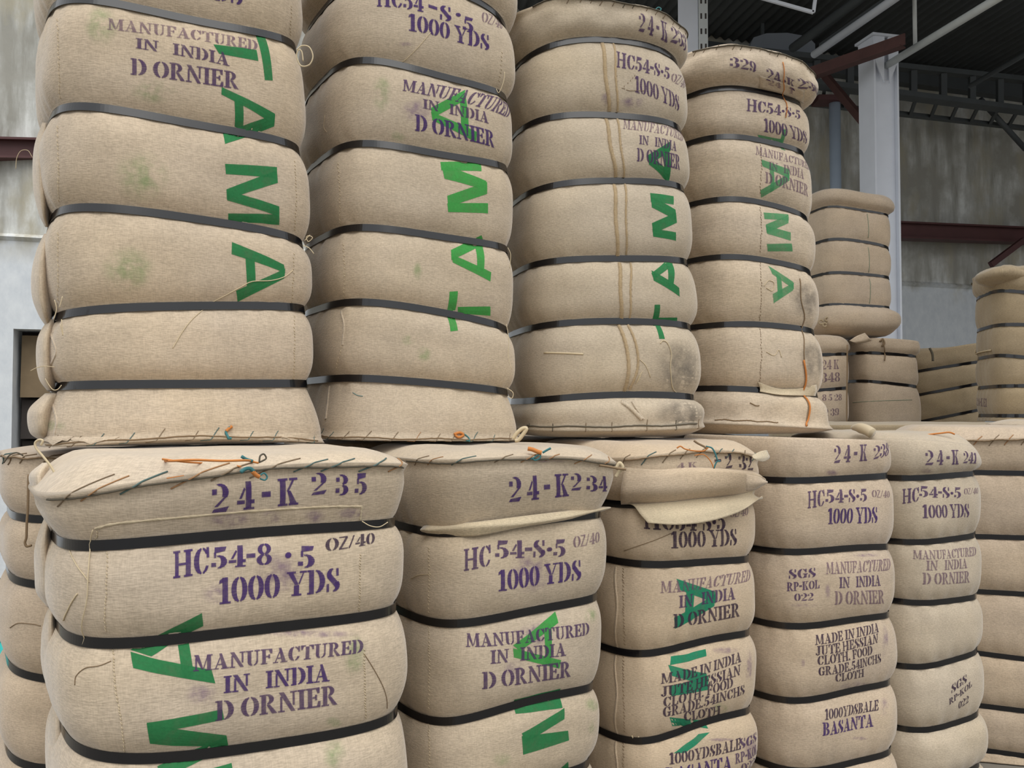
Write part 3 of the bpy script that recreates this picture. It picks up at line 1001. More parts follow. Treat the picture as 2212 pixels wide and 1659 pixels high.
for sx_ in (-1, 1):
    q = [Vector((sx_ * .10, -.105, 4.30)), Vector((sx_ * .10, -.105, 4.10)), Vector((sx_ * .025, -.105, 3.93)), Vector((sx_ * .015, -.105, 4.30))]
    r = [p + Vector((0, .012, 0)) for p in q]
    vv = [cz @ p for p in q + r]
    g.add(vv, [(0, 1, 2, 3), (7, 6, 5, 4), (0, 4, 5, 1), (1, 5, 6, 2), (2, 6, 7, 3), (3, 7, 4, 0)])
g.build('gusset_plate', M['steel'], colT)
MB().box((0, 0, 4.31), (.26, .24, .02), cz).build('cap_plate', M['steel'], colT)

col2 = thing('steel_column', 'grey steel column beside a white perforated strip above the third tall bale', 'column', None, 'structure', (1.43, 7.05, 0))
MB().box((0, 0, 2.5), (.16, .012, 5.0)).build('flange', M['steel'], col2)
MB().box((0, .1, 2.5), (.012, .2, 5.0)).build('web', M['steel'], col2)
MB().box((.120, -.01, 2.5), (.072, .03, 5.0)).build('slotted_strip', M['steel_white'], col2)
mb = MB()
for k in range(22):
    for sx_ in (-.018, .018):
        mb.box((.120 + sx_, -.0255, 2.9 + k * .125), (.013, .004, .045))
sl = mb.build('slot', M['dark'], col2); sl['kind'] = 'stuff'

def pipe(name, label, p0, p1, r, mat, cat='pipe', parent=None, n=14):
    o = MB().tube([p0, p1], r, n).build(name, M[mat], parent, True)
    if parent is None: setp(o, label, cat)
    return o
def beam(name, label, p0, p1, w, h, mat, cat='beam', parent=None, kind=None):
    o = MB().bar(p0, p1, w, h).build(name, M[mat], parent)
    if parent is None: setp(o, label, cat, None, kind)
    return o

zA = 3.06
def on_plane(px, py, z):
    r = ray(px, py); k = (z - CZ) / r[2]
    return np.array([r[0] * k, r[1] * k, z])
a = on_plane(1758, 118, CZ + 3.06); b = on_plane(1925, 2, CZ + 3.06)
b2 = b + (b - a) * 2.0
ga = thing('tie_pipe', 'pair of grey pipes running up past the head of the steel column', 'pipe', None, 'structure')
MB().tube([a, b2], .032, 12).build('lower_pipe', M['steel'], ga, True)
MB().tube([a + np.array([-.10, .25, .16]), b2 + np.array([-.10, .25, .16])], .04, 12).build('upper_pipe', M['steel_dark'], ga, True)
MB().bar(a + np.array([.05, 0, .05]), b2 + np.array([.05, 0, .05]), .012, .09).build('web_plate', M['steel_dark'], ga)
a = on_plane(1914, 142, CZ + 2.763); b = on_plane(2152, -2, CZ + 2.763)
pb = thing('tie_pipe', 'thick white pipe slanting from the steel column to the top edge', 'pipe', None, 'structure')
MB().tube([a, b + (b - a) * .8], .029, 14).build('pipe_run', M['steel_white'], pb, True)
MB().box(a + np.array([0, .02, -.05]), (.07, .05, .13)).build('end_bracket', M['steel'], pb)
h0 = a + (b - a) * .30
MB().tube([h0 + np.array([0, 0, .02]), (h0[0], h0[1], ZR + .1)], .016, 8).build('hanger_rod', M['steel_white'], pb, True)
a = on_plane(1745, 158, CZ + 2.78); b = on_plane(1955, 84, CZ + 2.78)
o = thing('angle_beam', 'rust red angle iron crossing in front of the steel column', 'beam', None, 'structure')
MB().bar(a, b, .012, .085).build('upright_leg', M['rust'], o)
MB().bar(a + np.array([0, .04, -.04]), b + np.array([0, .04, -.04]), .08, .012).build('flat_leg', M['rust'], o)
a = on_plane(2095, 186, CZ + 2.9); b = on_plane(2216, 116, CZ + 2.9)
structure(pipe('tie_pipe', 'thin dull pipe under the corrugated roof', a, b + (b - a) * 1.5, .022, 'steel_dark'))
for (p0, p1, r_, mt, lb) in (((2118, 215, 9.2), (2215, 322, 9.6), .03, 'steel_dark', 'dull diagonal brace high on the back wall'),):
    structure(pipe('diagonal_brace', lb, at(*p0), at(*p1), r_, mt, 'brace'))
o = beam('diagonal_brace', 'rusty diagonal brace between girder and steel column', at(1778, 158, 7.9), at(1884, 286, 7.3), .05, .06, 'rust', 'brace', None, 'structure')
# lattice girder under the roof
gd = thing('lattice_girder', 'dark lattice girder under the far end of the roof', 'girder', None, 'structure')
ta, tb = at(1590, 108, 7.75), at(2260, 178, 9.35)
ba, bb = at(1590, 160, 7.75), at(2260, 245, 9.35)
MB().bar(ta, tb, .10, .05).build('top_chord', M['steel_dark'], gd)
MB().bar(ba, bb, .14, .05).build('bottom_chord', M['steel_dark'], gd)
for i in range(10):
    k = (i + .25) / 10
    MB().bar(ta + (tb - ta) * k, ba + (bb - ba) * k, .05, .06, (1, 0, 0)).build('upright', M['steel_dark'] if i < 5 else M['steel_dark'], gd)
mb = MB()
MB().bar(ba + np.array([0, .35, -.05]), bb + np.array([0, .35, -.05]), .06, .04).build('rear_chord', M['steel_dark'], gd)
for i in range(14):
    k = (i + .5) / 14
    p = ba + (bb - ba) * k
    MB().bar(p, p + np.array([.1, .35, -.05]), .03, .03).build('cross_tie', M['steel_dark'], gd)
# beams on the wall
def wall_beam(label, p0, p1, d0, d1, hpx, mat):
    t = thing('wall_beam', label, 'beam', None, 'structure')
    a, b = at(*p0, d0), at(*p1, d1)
    MB().bar(a, b, .10, hpx).build('channel_web', M[mat], t)
    MB().bar(a + np.array([0, -.03, hpx / 2]), b + np.array([0, -.03, hpx / 2]), .16, .018).build('upper_flange', M[mat], t)
    MB().bar(a + np.array([0, -.03, -hpx / 2]), b + np.array([0, -.03, -hpx / 2]), .16, .018).build('lower_flange', M[mat], t)
wall_beam('maroon steel beam on the bright end of the back wall', (-160, 322), (240, 330), 6.75, 7.45, .15, 'rust_d')
wall_beam('maroon steel beam across the dim part of the back wall', (1880, 498), (2300, 514), 9.05, 10.2, .16, 'rust_d')
beam('diagonal_brace', 'dark maroon brace under the beam on the dim wall', at(2212, 518, 9.6), at(2140, 572, 9.5), .05, .06, 'rust_d', 'brace', None, 'structure')
# blue-grey pipe standing by the wall
dp = thing('standing_pipe', 'blue grey pipe standing against the wall behind the fourth tall bale', 'pipe', None, 'structure')
p = at(1803, 222, 8.35)
MB().tube([(p[0], p[1], 0), p], .052, 16).build('pipe_run', M['blue_pipe'], dp, True)
MB().box(p + np.array([-.06, 0, .02]), (.26, .2, .05)).build('dark_bracket', M['rust_d'], dp)
# pale rounded duct in the dark under the roof
dk = thing('air_duct', 'pale grey rounded duct in the dark under the roof', 'duct', None, 'structure')
p = at(1690, 108, 8.2)
V = []; F = []; prof = [(-.31, -.17), (.31, -.17), (.31, .06), (.24, .13), (.05, .165), (-.15, .16), (-.27, .12), (-.31, .03)]
for dy in (0, 1.6):
    for (x, z) in prof: V.append((p[0] + x, p[1] + dy, p[2] + z))
n = len(prof)
F.append(tuple(range(n))); F += [(i, n + i, n + (i + 1) % n, (i + 1) % n) for i in range(n)]
mesh_obj('duct_body', V, F, M['duct'], dk, False)
MB().bar((p[0] - .1, p[1] + .3, p[2] + .12), (p[0] - .1, p[1] + .3, ZR + .1), .03, .03).build('hanger', M['steel_dark'], dk)
# thin rectangular bar frame hanging near the top edge
fr = thing('hanging_frame', 'thin pale bar frame hanging from the roof above the fourth tall bale', 'frame', None, 'structure')
a, b, c = at(1640, -6, 6.3), at(1757, 27, 6.3), at(1769, -60, 6.3)
for p0, p1 in ((a, b), (b, c), (c, c + np.array([0, 0, .9])), (a, a + np.array([0, 0, .9]))):
    MB().bar(p0, p1, .02, .022).build('bar', M['steel'], fr)
# scraps on the ground past the left-hand bales
def heap(name, label, cat, c, r, h, mat, seed):
    rnd = np.random.RandomState(seed)
    V = []; F = []; n, m = 26, 9
    for j in range(m):
        t = j / (m - 1)
        for i in range(n):
            a = 2 * math.pi * i / n
            rr = r * (1 - t) ** .6 * (1 + .25 * math.sin(3 * a + seed) + .14 * math.sin(7 * a + 5 * t) + rnd.uniform(-.08, .08))
            V.append((c[0] + rr * math.cos(a), c[1] + rr * math.sin(a), max(0.003, h * t ** .8 * (1 + rnd.uniform(-.12, .12)))))
    for j in range(m - 1):
        for i in range(n):
            F.append((j * n + i, j * n + (i + 1) % n, (j + 1) * n + (i + 1) % n, (j + 1) * n + i))
    F.append(tuple((m - 1) * n + i for i in range(n)))
    return setp(mesh_obj(name, V, F, M[mat], None, False), label, cat)
heap('tarpaulin', 'crumpled turquoise tarpaulin on the ground beyond the lower bales', 'tarpaulin', (-2.80, 4.5), .42, .42, 'tarp', 4)
heap('sacking', 'heap of brown sacking on the ground beside the lower bales', 'sacking', (-2.32, 3.45), .28, .22, 'board', 9)
# ------------------------------------------------------------------ bales
ZT = 1.243
up, lo = 'tall jute bales standing on the front row', 'jute bales of the lower front row'
# ---- upper row, first
U1 = Bale((-.832, 2.219), 31, .303, .29, 3.6, [
    [(200, -318), (420, -285), (640, -190)],
    [(150, -222), (300, -205), (500, -150), (640, -85)],
    [(101, 16), (145, 7), (236, 8), (371, 27), (506, 57), (590, 80), (641, 99)],
    [(98, 262), (135, 239), (203, 237), (338, 250), (473, 273), (608, 304), (658, 331)],
    [(101, 482), (135, 456), (203, 447), (338, 457), (473, 479), (608, 507), (665, 530)],
    [(105, 697), (135, 680), (203, 667), (338, 661), (506, 660), (641, 665), (662, 669)],
    [(111, 837), (152, 832), (236, 831), (405, 829), (665, 829)],
    [(101, 964), (203, 953), (338, 951), (506, 950), (690, 946)]],
    2.55, ZT + .002, (-.040, .0), seed=1, mat='cloth0', bulge=[0, 0, .002, .004, .004, .002, .012], bot_r=.004, wr=1.1, bh_=.9)
make_bale('tall jute bale nearest the white wall, dark green letters down its side', up, U1)
# ---- upper row, second
U2 = Bale((-.311, 2.543), 30, .272, .29, 3.5, [
    [(850, -165), (1000, -140), (1095, -75)],
    [(800, -50), (850, -50), (958, -36), (1042, 5), (1095, 60)],
    [(671, 180), (721, 155), (823, 149), (924, 152), (991, 165), (1059, 189), (1089, 209)],
    [(667, 350), (721, 333), (856, 324), (958, 329), (1042, 344), (1089, 361)],
    [(666, 526), (688, 510), (755, 500), (890, 503), (1025, 517), (1093, 537)],
    [(660, 672), (708, 659), (809, 662), (944, 669), (1045, 689), (1092, 712)],
    [(674, 824), (724, 815), (843, 820), (978, 831), (1096, 847)],
    [(708, 945), (843, 952), (978, 952), (1100, 950)]],
    2.52, ZT + .002, (-.003, .0), seed=2, mat='cloth1', bulge=[.012, .006, .0, .0, .0, .002, .006], bot_r=.004, bh_=.9)
make_bale('tall jute bale with bright green letters reading upward, second from the white wall', up, U2)
# ---- upper row, third
U3 = Bale((.286, 2.843), 14, .284, .29, 3.3, [
    [(1150, 22), (1229, 8), (1313, 3), (1370, 18), (1431, 42), (1480, 84)],
    [(1117, 142), (1161, 111), (1229, 84), (1279, 79), (1347, 86), (1398, 101), (1465, 135)],
    [(1111, 287), (1161, 263), (1229, 248), (1313, 245), (1381, 252), (1472, 280)],
    [(1117, 429), (1161, 412), (1229, 393), (1313, 387), (1398, 392), (1472, 403)],
    [(1107, 589), (1181, 569), (1283, 557), (1384, 557), (1485, 566)],
    [(1107, 719), (1181, 704), (1283, 692), (1384, 694), (1495, 709)],
    [(1107, 871), (1181, 859), (1283, 852), (1384, 854), (1502, 859)],
    [(1137, 928), (1283, 930), (1384, 930), (1510, 922)]],
    2.515, ZT + .002, (-.042, .0), seed=3, capw=.004, mat='cloth5', bulge=[.012, .006, .004, .004, .004, .006, .012], bot_r=-.004)
make_bale('tall jute bale with a stitched double seam and deep green letters', up, U3)
# ---- upper row, fourth
U4 = Bale((.809, 3.234), 27, .261, .29, 3.4, [
    [(1482, 138), (1506, 118), (1540, 106), (1607, 110), (1675, 130), (1725, 155), (1765, 192)],
    [(1482, 209), (1506, 199), (1573, 190), (1634, 193), (1688, 206), (1735, 232)],
    [(1482, 309), (1523, 299), (1590, 297), (1641, 300), (1708, 316), (1749, 338)],
    [(1489, 442), (1523, 434), (1573, 430), (1641, 434), (1708, 452), (1745, 473)],
    [(1489, 564), (1523, 557), (1590, 555), (1648, 559), (1725, 576), (1756, 592)],
    [(1499, 707), (1540, 702), (1607, 699), (1675, 702), (1752, 714)],
    [(1513, 839), (1573, 839), (1641, 842), (1762, 852)],
    [(1540, 914), (1675, 921), (1785, 925)]],
    2.50, ZT + .002, (-.045, .0), seed=4, capw=.0045, mat='cloth4', bulge=[.042, .006, .004, .004, .004, .008, .012], bot_r=.014, rim_r=-.012)
make_bale('tall jute bale with pale green letters and a hanging orange cord', up, U4)

# ---- lower row, first (nearest)
L1 = Bale((-.620, 1.877), 32, .345, .31, 3.9, [
    [(103, 1056), (137, 1078), (206, 1056), (298, 1040), (389, 1026), (500, 1011), (606, 1001), (721, 996), (812, 1008), (860, 1000)],
    [(121, 1170), (137, 1178), (197, 1178), (344, 1165), (500, 1154), (629, 1149), (744, 1138), (835, 1131)],
    [(121, 1358), (142, 1378), (183, 1387), (297, 1386), (480, 1369), (628, 1355), (743, 1339), (855, 1314)],
    [(148, 1595), (171, 1625), (206, 1639), (297, 1643), (500, 1627), (628, 1602), (743, 1579), (857, 1545)],
    .20, .18, .19, ('z', 0.004)],
    ZT, .002, (-.035, 0), tap=.06, seed=5, mat='cloth4', bulge=[.010, .0, .002, .002, .004, .004, .01], rim_r=.0, ridge=.006, zref=1.25, th_=1.0)
make_bale('nearest lower jute bale, big purple stencils and loose orange twine on top', lo, L1)
L2 = Bale((-.081, 2.327), 31, .258, .31, 3.8, [
    [(879, 990), (966, 994), (1023, 986), (1115, 982), (1206, 986), (1275, 993), (1325, 1006)],
    [(851, 1138), (920, 1144), (1115, 1132), (1292, 1112)],
    [(870, 1333), (954, 1338), (1068, 1334), (1183, 1317), (1292, 1287)],
    [(863, 1543), (954, 1545), (1068, 1534), (1183, 1511), (1283, 1481)],
    .19, .17, .18, ('z', 0.004)],
    ZT - .008, .002, (.05, 0), seed=6, mat='cloth1', bulge=[.014, .0, .0, .0, 0, 0, .01], rim_r=.0, ridge=.006, zref=1.0, th_=1.0)
make_bale('second lower bale, narrow cloth flap hanging over its top strap', lo, L2)
L3 = Bale((.392, 2.664), 29, .244, .31, 3.8, [
    [(1345, 994), (1409, 980), (1466, 971), (1535, 973), (1592, 978), (1626, 989)],
    [(1306, 1089), (1349, 1088), (1500, 1080), (1626, 1066)],
    [(1313, 1211), (1397, 1217), (1489, 1216), (1558, 1214), (1622, 1205)],
    [(1306, 1407), (1374, 1407), (1443, 1401), (1534, 1385), (1619, 1367)],
    [(1299, 1592), (1374, 1593), (1443, 1584), (1534, 1561), (1621, 1534)],
    .18, .18, ('z', 0.004)],
    ZT - .006, .002, (0, 0), seed=7, mat='cloth2', bulge=[.012, .002, .002, .002, .002, 0, .01], rim_r=.0, ridge=.005, zref=1.0)
make_bale('third lower bale with a torn loose flap and brushed teal marks', lo, L3)
L4 = Bale((.894, 2.927), 27, .262, .31, 3.8, [
    [(1712, 945), (1804, 947), (1872, 950)],
    [(1654, 1037), (1712, 1037), (1804, 1035), (1914, 1028)],
    [(1640, 1190), (1712, 1189), (1827, 1185), (1909, 1182)],
    [(1636, 1347), (1712, 1348), (1803, 1345), (1872, 1338), (1918, 1329)],
    [(1638, 1506), (1712, 1508), (1803, 1501), (1872, 1488), (1920, 1476)],
    [(1690, 1664), (1760, 1662), (1826, 1654), (1895, 1636), (1924, 1625)],
    .19, ('z', 0.004)],
    ZT - .026, .002, (0, 0), seed=8, mat='cloth3', bulge=[-.006, 0, .002, .002, .002, .004, .01], rim_r=-.014, ridge=0, zref=1.0)
make_bale('fourth lower bale carrying several lines of small purple stencils', lo, L4)
L5 = Bale((1.335, 3.205), 27, .226, .31, 3.6, [
    [(1900, 948), (1950, 950), (2010, 951), (2060, 956), (2105, 968)],
    [(1923, 1033), (1987, 1031), (2056, 1028), (2106, 1022)],
    [(1923, 1171), (2010, 1167), (2101, 1159)],
    [(1936, 1301), (2009, 1299), (2100, 1293)],
    [(1936, 1440), (2009, 1436), (2100, 1415)],
    [(1940, 1577), (2020, 1569), (2098, 1554)],
    .17, ('z', 0.004)],
    ZT + .008, .002, (0, 0), seed=9, mat='cloth5', bulge=[.006, 0, .0, .0, .002, .010, .01], rim_r=-.018, ridge=0, zref=1.0)
make_bale('fifth lower bale, slanted small stencil near its foot', lo, L5)
L6 = Bale((1.93, 3.62), -14, .34, .30, 3.6, [
    [(2101, 950), (2147, 950), (2200, 946), (2260, 946)],
    [(2113, 1021), (2160, 1021), (2212, 1023)],
    [(2108, 1159), (2212, 1162)],
    [(2113, 1278), (2212, 1284)],
    [(2105, 1410), (2160, 1417), (2212, 1425)],
    [(2114, 1524), (2212, 1537)],
    [(2116, 1620), (2212, 1634)], ('z', 0.004)],
    ZT + .022, .002, (0, 0), seed=10, mat='cloth3', bulge=[.004, 0, 0, 0, 0, 0, .0], rim_r=.0, ridge=.006, zref=1.0)
make_bale('last lower bale in the row, unmarked, turned another way', lo, L6)

# ---- second lower row, where it shows
LL = Bale((-1.075, 2.455), 32, .30, .30, 3.7, [
    [(46, 985)],
    [(23, 1111), (46, 1120), (85, 1123)],
    [(25, 1248), (50, 1260), (82, 1266)],
    [(25, 1440), (46, 1460), (94, 1470)],
    [(37, 1643), (57, 1656), (90, 1664)],
    .18, ('z', 0.004)],
    ZT - .018, .002, (0, 0), seed=11, mat='cloth3', bulge=[.004, 0, .004, .004, .004, 0, .0], zref=1.0, fine=.010)
make_bale('half hidden lower bale peeping out beside the nearest one', 'jute bales of the second lower row', LL)
L7 = Bale((2.62, 4.05), 15, .36, .30, 3.6, [
    [(2105, 917), (2160, 917), (2212, 918)], .12, .19, .19, .19, .19, .19, ('z', 0.004)],
    1.285, .002, (0, 0), seed=12, mat='cloth4', zref=1.0, fine=.012)
make_bale('bale whose pale sewn top shows over the last lower bale', 'jute bales of the second lower row', L7)
L8 = Bale((2.05, 4.75), 10, .62, .40, 4.0, [
    ('z', 1.255), .12, .19, .19, .19, .19, .19, ('z', 0.004)],
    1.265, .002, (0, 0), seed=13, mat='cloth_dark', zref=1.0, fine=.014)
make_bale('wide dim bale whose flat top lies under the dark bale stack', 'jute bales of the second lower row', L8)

for i, (c, th, a_, lb) in enumerate(((( -.425, 2.86), 31, .28, 'lower bale mostly hidden behind the second lower bale, under the bright lettered one'),
                                 ((.02, 3.20), 29, .25, 'lower bale mostly hidden behind the torn one, under the seamed bale'),
                                 ((.56, 3.45), 27, .28, 'lower bale mostly hidden behind the fourth lower bale, under the pale lettered one'))):
    Bb = Bale(c, th, a_, .28, 3.8, [('z', 1.228), .12, .19, .19, .19, .19, .19, ('z', .004)], 1.236, .002, seed=50 + i, mat='cloth3', zref=1.0, fine=.018)
    make_bale(lb, 'jute bales of the second lower row', Bb)

# ---- background stacks
back = 'small jute bales stacked at the back'
A1 = Bale((2.235, 5.85), 12, .245, .22, 3.6, [
    [(1766, 415), (1800, 410), (1850, 415), (1900, 424), (1918, 432)],
    [(1762, 452), (1775, 449), (1820, 448), (1870, 453), (1905, 460)],
    [(1770, 522), (1790, 518), (1830, 517), (1870, 522), (1908, 531)],
    [(1772, 592), (1800, 590), (1850, 590), (1909, 597)],
    [(1775, 660), (1800, 658), (1850, 659), (1910, 663)],
    [(1768, 712), (1800, 712), (1850, 714), (1915, 712)]],
    2.742, 1.815, (0, 0), seed=14, mat='cloth3', bulge=[.03, 0, 0, 0, .055], rim_r=-.02, bot_r=-.03, ridge=0, g=.016, zref=2.3, fine=.013)
make_bale('unmarked bale balanced highest, in front of the steel column', back, A1)
A2 = Bale((2.445, 5.90), 8, .215, .24, 3.6, [
    [(1838, 734), (1870, 731), (1920, 731), (1965, 735)],
    [(1838, 764), (1900, 763), (1958, 767)],
    [(1838, 824), (1900, 825), (1958, 832)],
    .36, .2, ('z', .90)],
    1.790, .90, (0, 0), seed=15, mat='cloth3', bulge=[.01, 0, .012, 0, 0], rim_r=-.008, ridge=0, g=.016, zref=1.6, fine=.013)
make_bale('squat unmarked bale under the highest one, short cord on its front', back, A2)
A3 = Bale((1.93, 5.72), 4, .215, .24, 3.2, [
    [(1765, 725), (1790, 724), (1815, 732)],
    [(1772, 766), (1800, 766), (1818, 764)],
    [(1776, 842), (1800, 841), (1820, 838)],
    [(1776, 922), (1800, 921), (1820, 917)], .2, ('z', .90)],
    1.806, .90, (0, 0), seed=16, mat='cloth3', bulge=[.012, 0, 0, 0, 0], rim_r=-.02, ridge=0, g=.016, zref=1.6, fine=.013)
make_bale('narrow bale with smudged pink stencils beside the squat one', back, A3)
A4 = Bale((3.02, 6.15), -28, .25, .25, 3.8, [
    [(1972, 765), (2000, 759), (2040, 752)],
    [(1978, 803), (2010, 798), (2040, 792)],
    [(1982, 854), (2010, 848), (2040, 842)],
    [(1985, 912), (2010, 906), (2040, 900)], .2, ('z', .90)],
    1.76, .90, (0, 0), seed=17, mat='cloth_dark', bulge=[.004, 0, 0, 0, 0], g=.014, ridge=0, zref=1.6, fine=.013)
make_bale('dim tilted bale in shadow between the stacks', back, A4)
A5 = Bale((3.05, 4.95), -12, .36, .30, 4.2, [
    [(2036, 628), (2060, 612), (2100, 596), (2150, 588), (2212, 584)],
    [(2050, 646), (2100, 640), (2150, 635), (2212, 633)],
    [(2052, 717), (2100, 712), (2150, 706), (2212, 702)],
    [(2050, 776), (2100, 775), (2212, 773)],
    [(2050, 833), (2100, 834), (2212, 833)],
    [(2050, 889), (2100, 893), (2212, 898)],
    ('z', 1.268)],
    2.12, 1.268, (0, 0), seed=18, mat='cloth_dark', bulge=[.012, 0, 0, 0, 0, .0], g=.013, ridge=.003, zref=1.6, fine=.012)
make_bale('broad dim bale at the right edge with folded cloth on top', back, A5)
for i, (c, th, a_, b_, z, lb) in enumerate((((2.2, 5.85), 8, .46, .26, .898, 'low bale hidden beneath the squat and narrow bales'),
                                     ((3.05, 6.2), -28, .26, .26, .898, 'low bale hidden beneath the dim tilted bale'))):
    Bb = Bale(c, th, a_, b_, 3.8, [('z', z - .015), .12, .2, .2, .2, ('z', .004)], z - .006, .002, seed=20 + i, mat='cloth_dark', zref=.5, fine=.02)
    make_bale(lb, 'jute bales hidden on the floor', Bb)
# ------------------------------------------------------------------ stencils, paint, seams, twine
r = U1.root
lettering(U1, r, [('1000 YDS', (300, -32), (524, 12), 62, 52)], 'ink')
lettering(U1, r, [('MANUFACTURED', (233, 64), (556, 110), 24, 22)], 'ink_faint')
lettering(U1, r, [('IN   INDIA', (294, 104), (495, 143), 22, 27)], 'ink_mid')
lettering(U1, r, [('D ORNIER', (283, 161), (515, 193), 35, 36)], 'ink_mid')
T_ = lambda B, rr, mat, *qs: painted(B, rr, qs, mat)
T_(U1, r, 'green', (552, 77, 571, 78, 589, 174, 572, 173), (461, 96, 554, 108, 558, 132, 473, 116))
T_(U1, r, 'green', (479, 188, 594, 246, 592, 269, 478, 204), (594, 248, 592, 273, 486, 311, 481, 287), (506, 214, 525, 222, 525, 285, 508, 290))
T_(U1, r, 'green', (486, 354, 598, 361, 598, 385, 488, 376), (598, 368, 600, 395, 490, 431, 489, 409), (489, 411, 491, 433, 603, 468, 603, 446), (493, 461, 603, 464, 603, 486, 493, 478))
T_(U1, r, 'green', (501, 523, 613, 572, 616, 590, 500, 549), (616, 580, 614, 601, 513, 652, 510, 628), (530, 555, 550, 563, 552, 610, 533, 618))
for bx in ((240, 315, 370, 450), (215, 525, 340, 640), (180, 10, 260, 110), (270, 170, 390, 230), (95, 905, 150, 935)):
    stain(U1, r, bx, 'stain_g', 'green_ghost_mark')
stitch_row(U1, r, [(124, 38), (126, 110), (129, 215)], 9, 6)
stitch_row(U1, r, [(124, 270), (126, 350), (127, 440)], 9, 6)
stitch_row(U1, r, [(125, 500), (126, 590), (124, 660)], 9, 6)
seam(U1, r, [(116, 690), (121, 760), (119, 830)], .007, .0012)
seam(U1, r, [(121, 850), (121, 900), (119, 945)], .007, .0012)
stitch_row(U1, r, [(636, 345), (640, 420), (637, 500)], 7, 4, slant=2)
stitch_row(U1, r, [(634, 545), (634, 600), (630, 655)], 7, 4, slant=2)
stitch_row(U1, r, [(636, 680), (636, 750), (634, 822)], 7, 4, slant=2)
stitch_row(U1, r, [(630, 10), (628, 50), (626, 85)], 7, 4, slant=2)
thread(U1, r, [(632, 584), (614, 598), (585, 606), (545, 608), (520, 620), (490, 636), (460, 652), (440, 668), (415, 690), (395, 715), (380, 740), (373, 752)], .0011)
free_thread(r, [(641, 108), (652, 99), (668, 102), (676, 122), (668, 140), (650, 142), (641, 122), (645, 108), (652, 112), (655, 132)], 1.98, .0016)
free_thread(r, [(658, 520), (668, 510), (675, 514), (666, 522), (662, 512), (670, 508)], 2.02, .0009)
free_thread(r, [(655, 530), (668, 536), (678, 548)], 2.02, .0010)
free_thread(r, [(70, 340), (60, 325), (45, 326), (36, 342), (34, 365)], 2.02, .0007)
free_thread(r, [(118, 793), (95, 791), (78, 795), (66, 801)], 1.92, .0009)
free_thread(r, [(98, 818), (106, 832), (115, 842), (125, 841), (133, 832)], 1.90, .0010)
for pts in ([(130, 700), (136, 725), (133, 690)], [(118, 648), (122, 668), (116, 690)], [(135, 640), (128, 665)]):
    free_thread(r, pts, 1.86, .0010)
q0, q1 = U1.pix([(125, 940), (680, 935)])[:, 0]
rim_twine(U1, r, q0, q1, 11, False, low=.022, fin=.02, dq=-.035, seed=5)
rim_cord(U1, r, q0 - .04, q1, False, .0016, 'tw_brown', .006, 4)
thread(U1, r, [(497, 922), (488, 934), (492, 945), (500, 955)], .003, 'tw_teal', name='twine_knot')
thread(U1, r, [(501, 921), (495, 925), (488, 932)], .0035, 'tw_orange', name='twine_knot')
# lifted lips of cloth along the sewn foot
def lip(B, parent, pts, drop, out, name='cloth_lip'):
    base = on_cloth(B, pts, .001, 4); tip = on_cloth(B, pts, .001, 4)
    n = len(base); V = []; F = []
    for i in range(n):
        k = math.sin(math.pi * i / (n - 1)) ** .6
        o = np.array([0, -1, 0.]) * out * k
        V += [base[i], base[i] + o * .7 + np.array([0, 0, -drop * .35 * k]), base[i] + o + np.array([0, 0, -drop * k * (1 + .3 * math.sin(i * 1.9))])]
    for i in range(n - 1):
        for k in range(2):
            F.append((3 * i + k, 3 * i + k + 1, 3 * i + k + 4, 3 * i + k + 3))
    return mesh_obj(name, V, F, B.mat, parent, True, np.array(V)[:, [0, 2]])
lip(U1, r, [(92, 944), (120, 941), (160, 942)], .016, .010)
lip(U1, r, [(150, 945), (200, 944), (260, 943)], .012, .008)
lip(U1, r, [(600, 940), (635, 935), (690, 938)], .014, .010)

def fold_(spec, d): return fold(U1, r, spec, d)
FOLDS_U1 = [([(505, 96, 106), (540, 80, 108), (590, 69, 112), (640, 70, 112), (680, 84, 112), (705, 100, 110)], 2.00),
            ([(690, 104, 116), (730, 82, 118), (780, 79, 120), (820, 86, 120), (845, 104, 116)], 1.99),
            ([(850, 98, 122), (880, 66, 120), (905, 60, 118), (935, 66, 114), (950, 86, 110)], 1.97),
            ([(265, 92, 104), (320, 74, 106), (400, 72, 110), (460, 84, 106), (490, 98, 104)], 2.04)]
r = U2.root
lettering(U2, r, [('HC54', (815, 14), (914, 26), 34, 34), ('-', (926, 30), (944, 35), 34, 32), ('S', (950, 42), (975, 48), 32, 31), ('*', (984, 46), (996, 48), 32, 32), ('5', (1000, 66), (1022, 72), 32, 31)], 'ink')
lettering(U2, r, [('OZ/40', (1040, 47), (1084, 64), 22, 18)], 'ink_faint')
lettering(U2, r, [('1000 YDS', (883, 66), (1057, 110), 37, 33)], 'ink')
lettering(U2, r, [('MANUFACTURED', (870, 196), (1096, 256), 24, 26)], 'ink_mid')
lettering(U2, r, [('IN   INDIA', (914, 234), (1055, 267), 20, 24)], 'ink_mid')
lettering(U2, r, [('D ORNIER', (897, 282), (1067, 319), 35, 34)], 'ink')
T_(U2, r, 'green_b', (971, 630, 989, 629, 989, 714, 973, 716), (989, 663, 1059, 662, 1059, 682, 989, 677))
T_(U2, r, 'green_b', (974, 540, 1040, 508, 1047, 526, 975, 562), (974, 549, 978, 567, 1059, 608, 1061, 588), (1025, 522, 1042, 520, 1045, 586, 1030, 586))
T_(U2, r, 'green_b', (951, 350, 1039, 349, 1040, 370, 953, 368), (952, 354, 960, 386, 1052, 412, 1050, 391), (1052, 393, 1052, 419, 968, 447, 966, 423), (966, 439, 1054, 439, 1054, 461, 968, 458))
T_(U2, r, 'green_b', (931, 233, 1005, 194, 1000, 219, 934, 255), (931, 241, 934, 260, 1028, 307, 1030, 285), (991, 206, 1005, 206, 1013, 286, 996, 280))
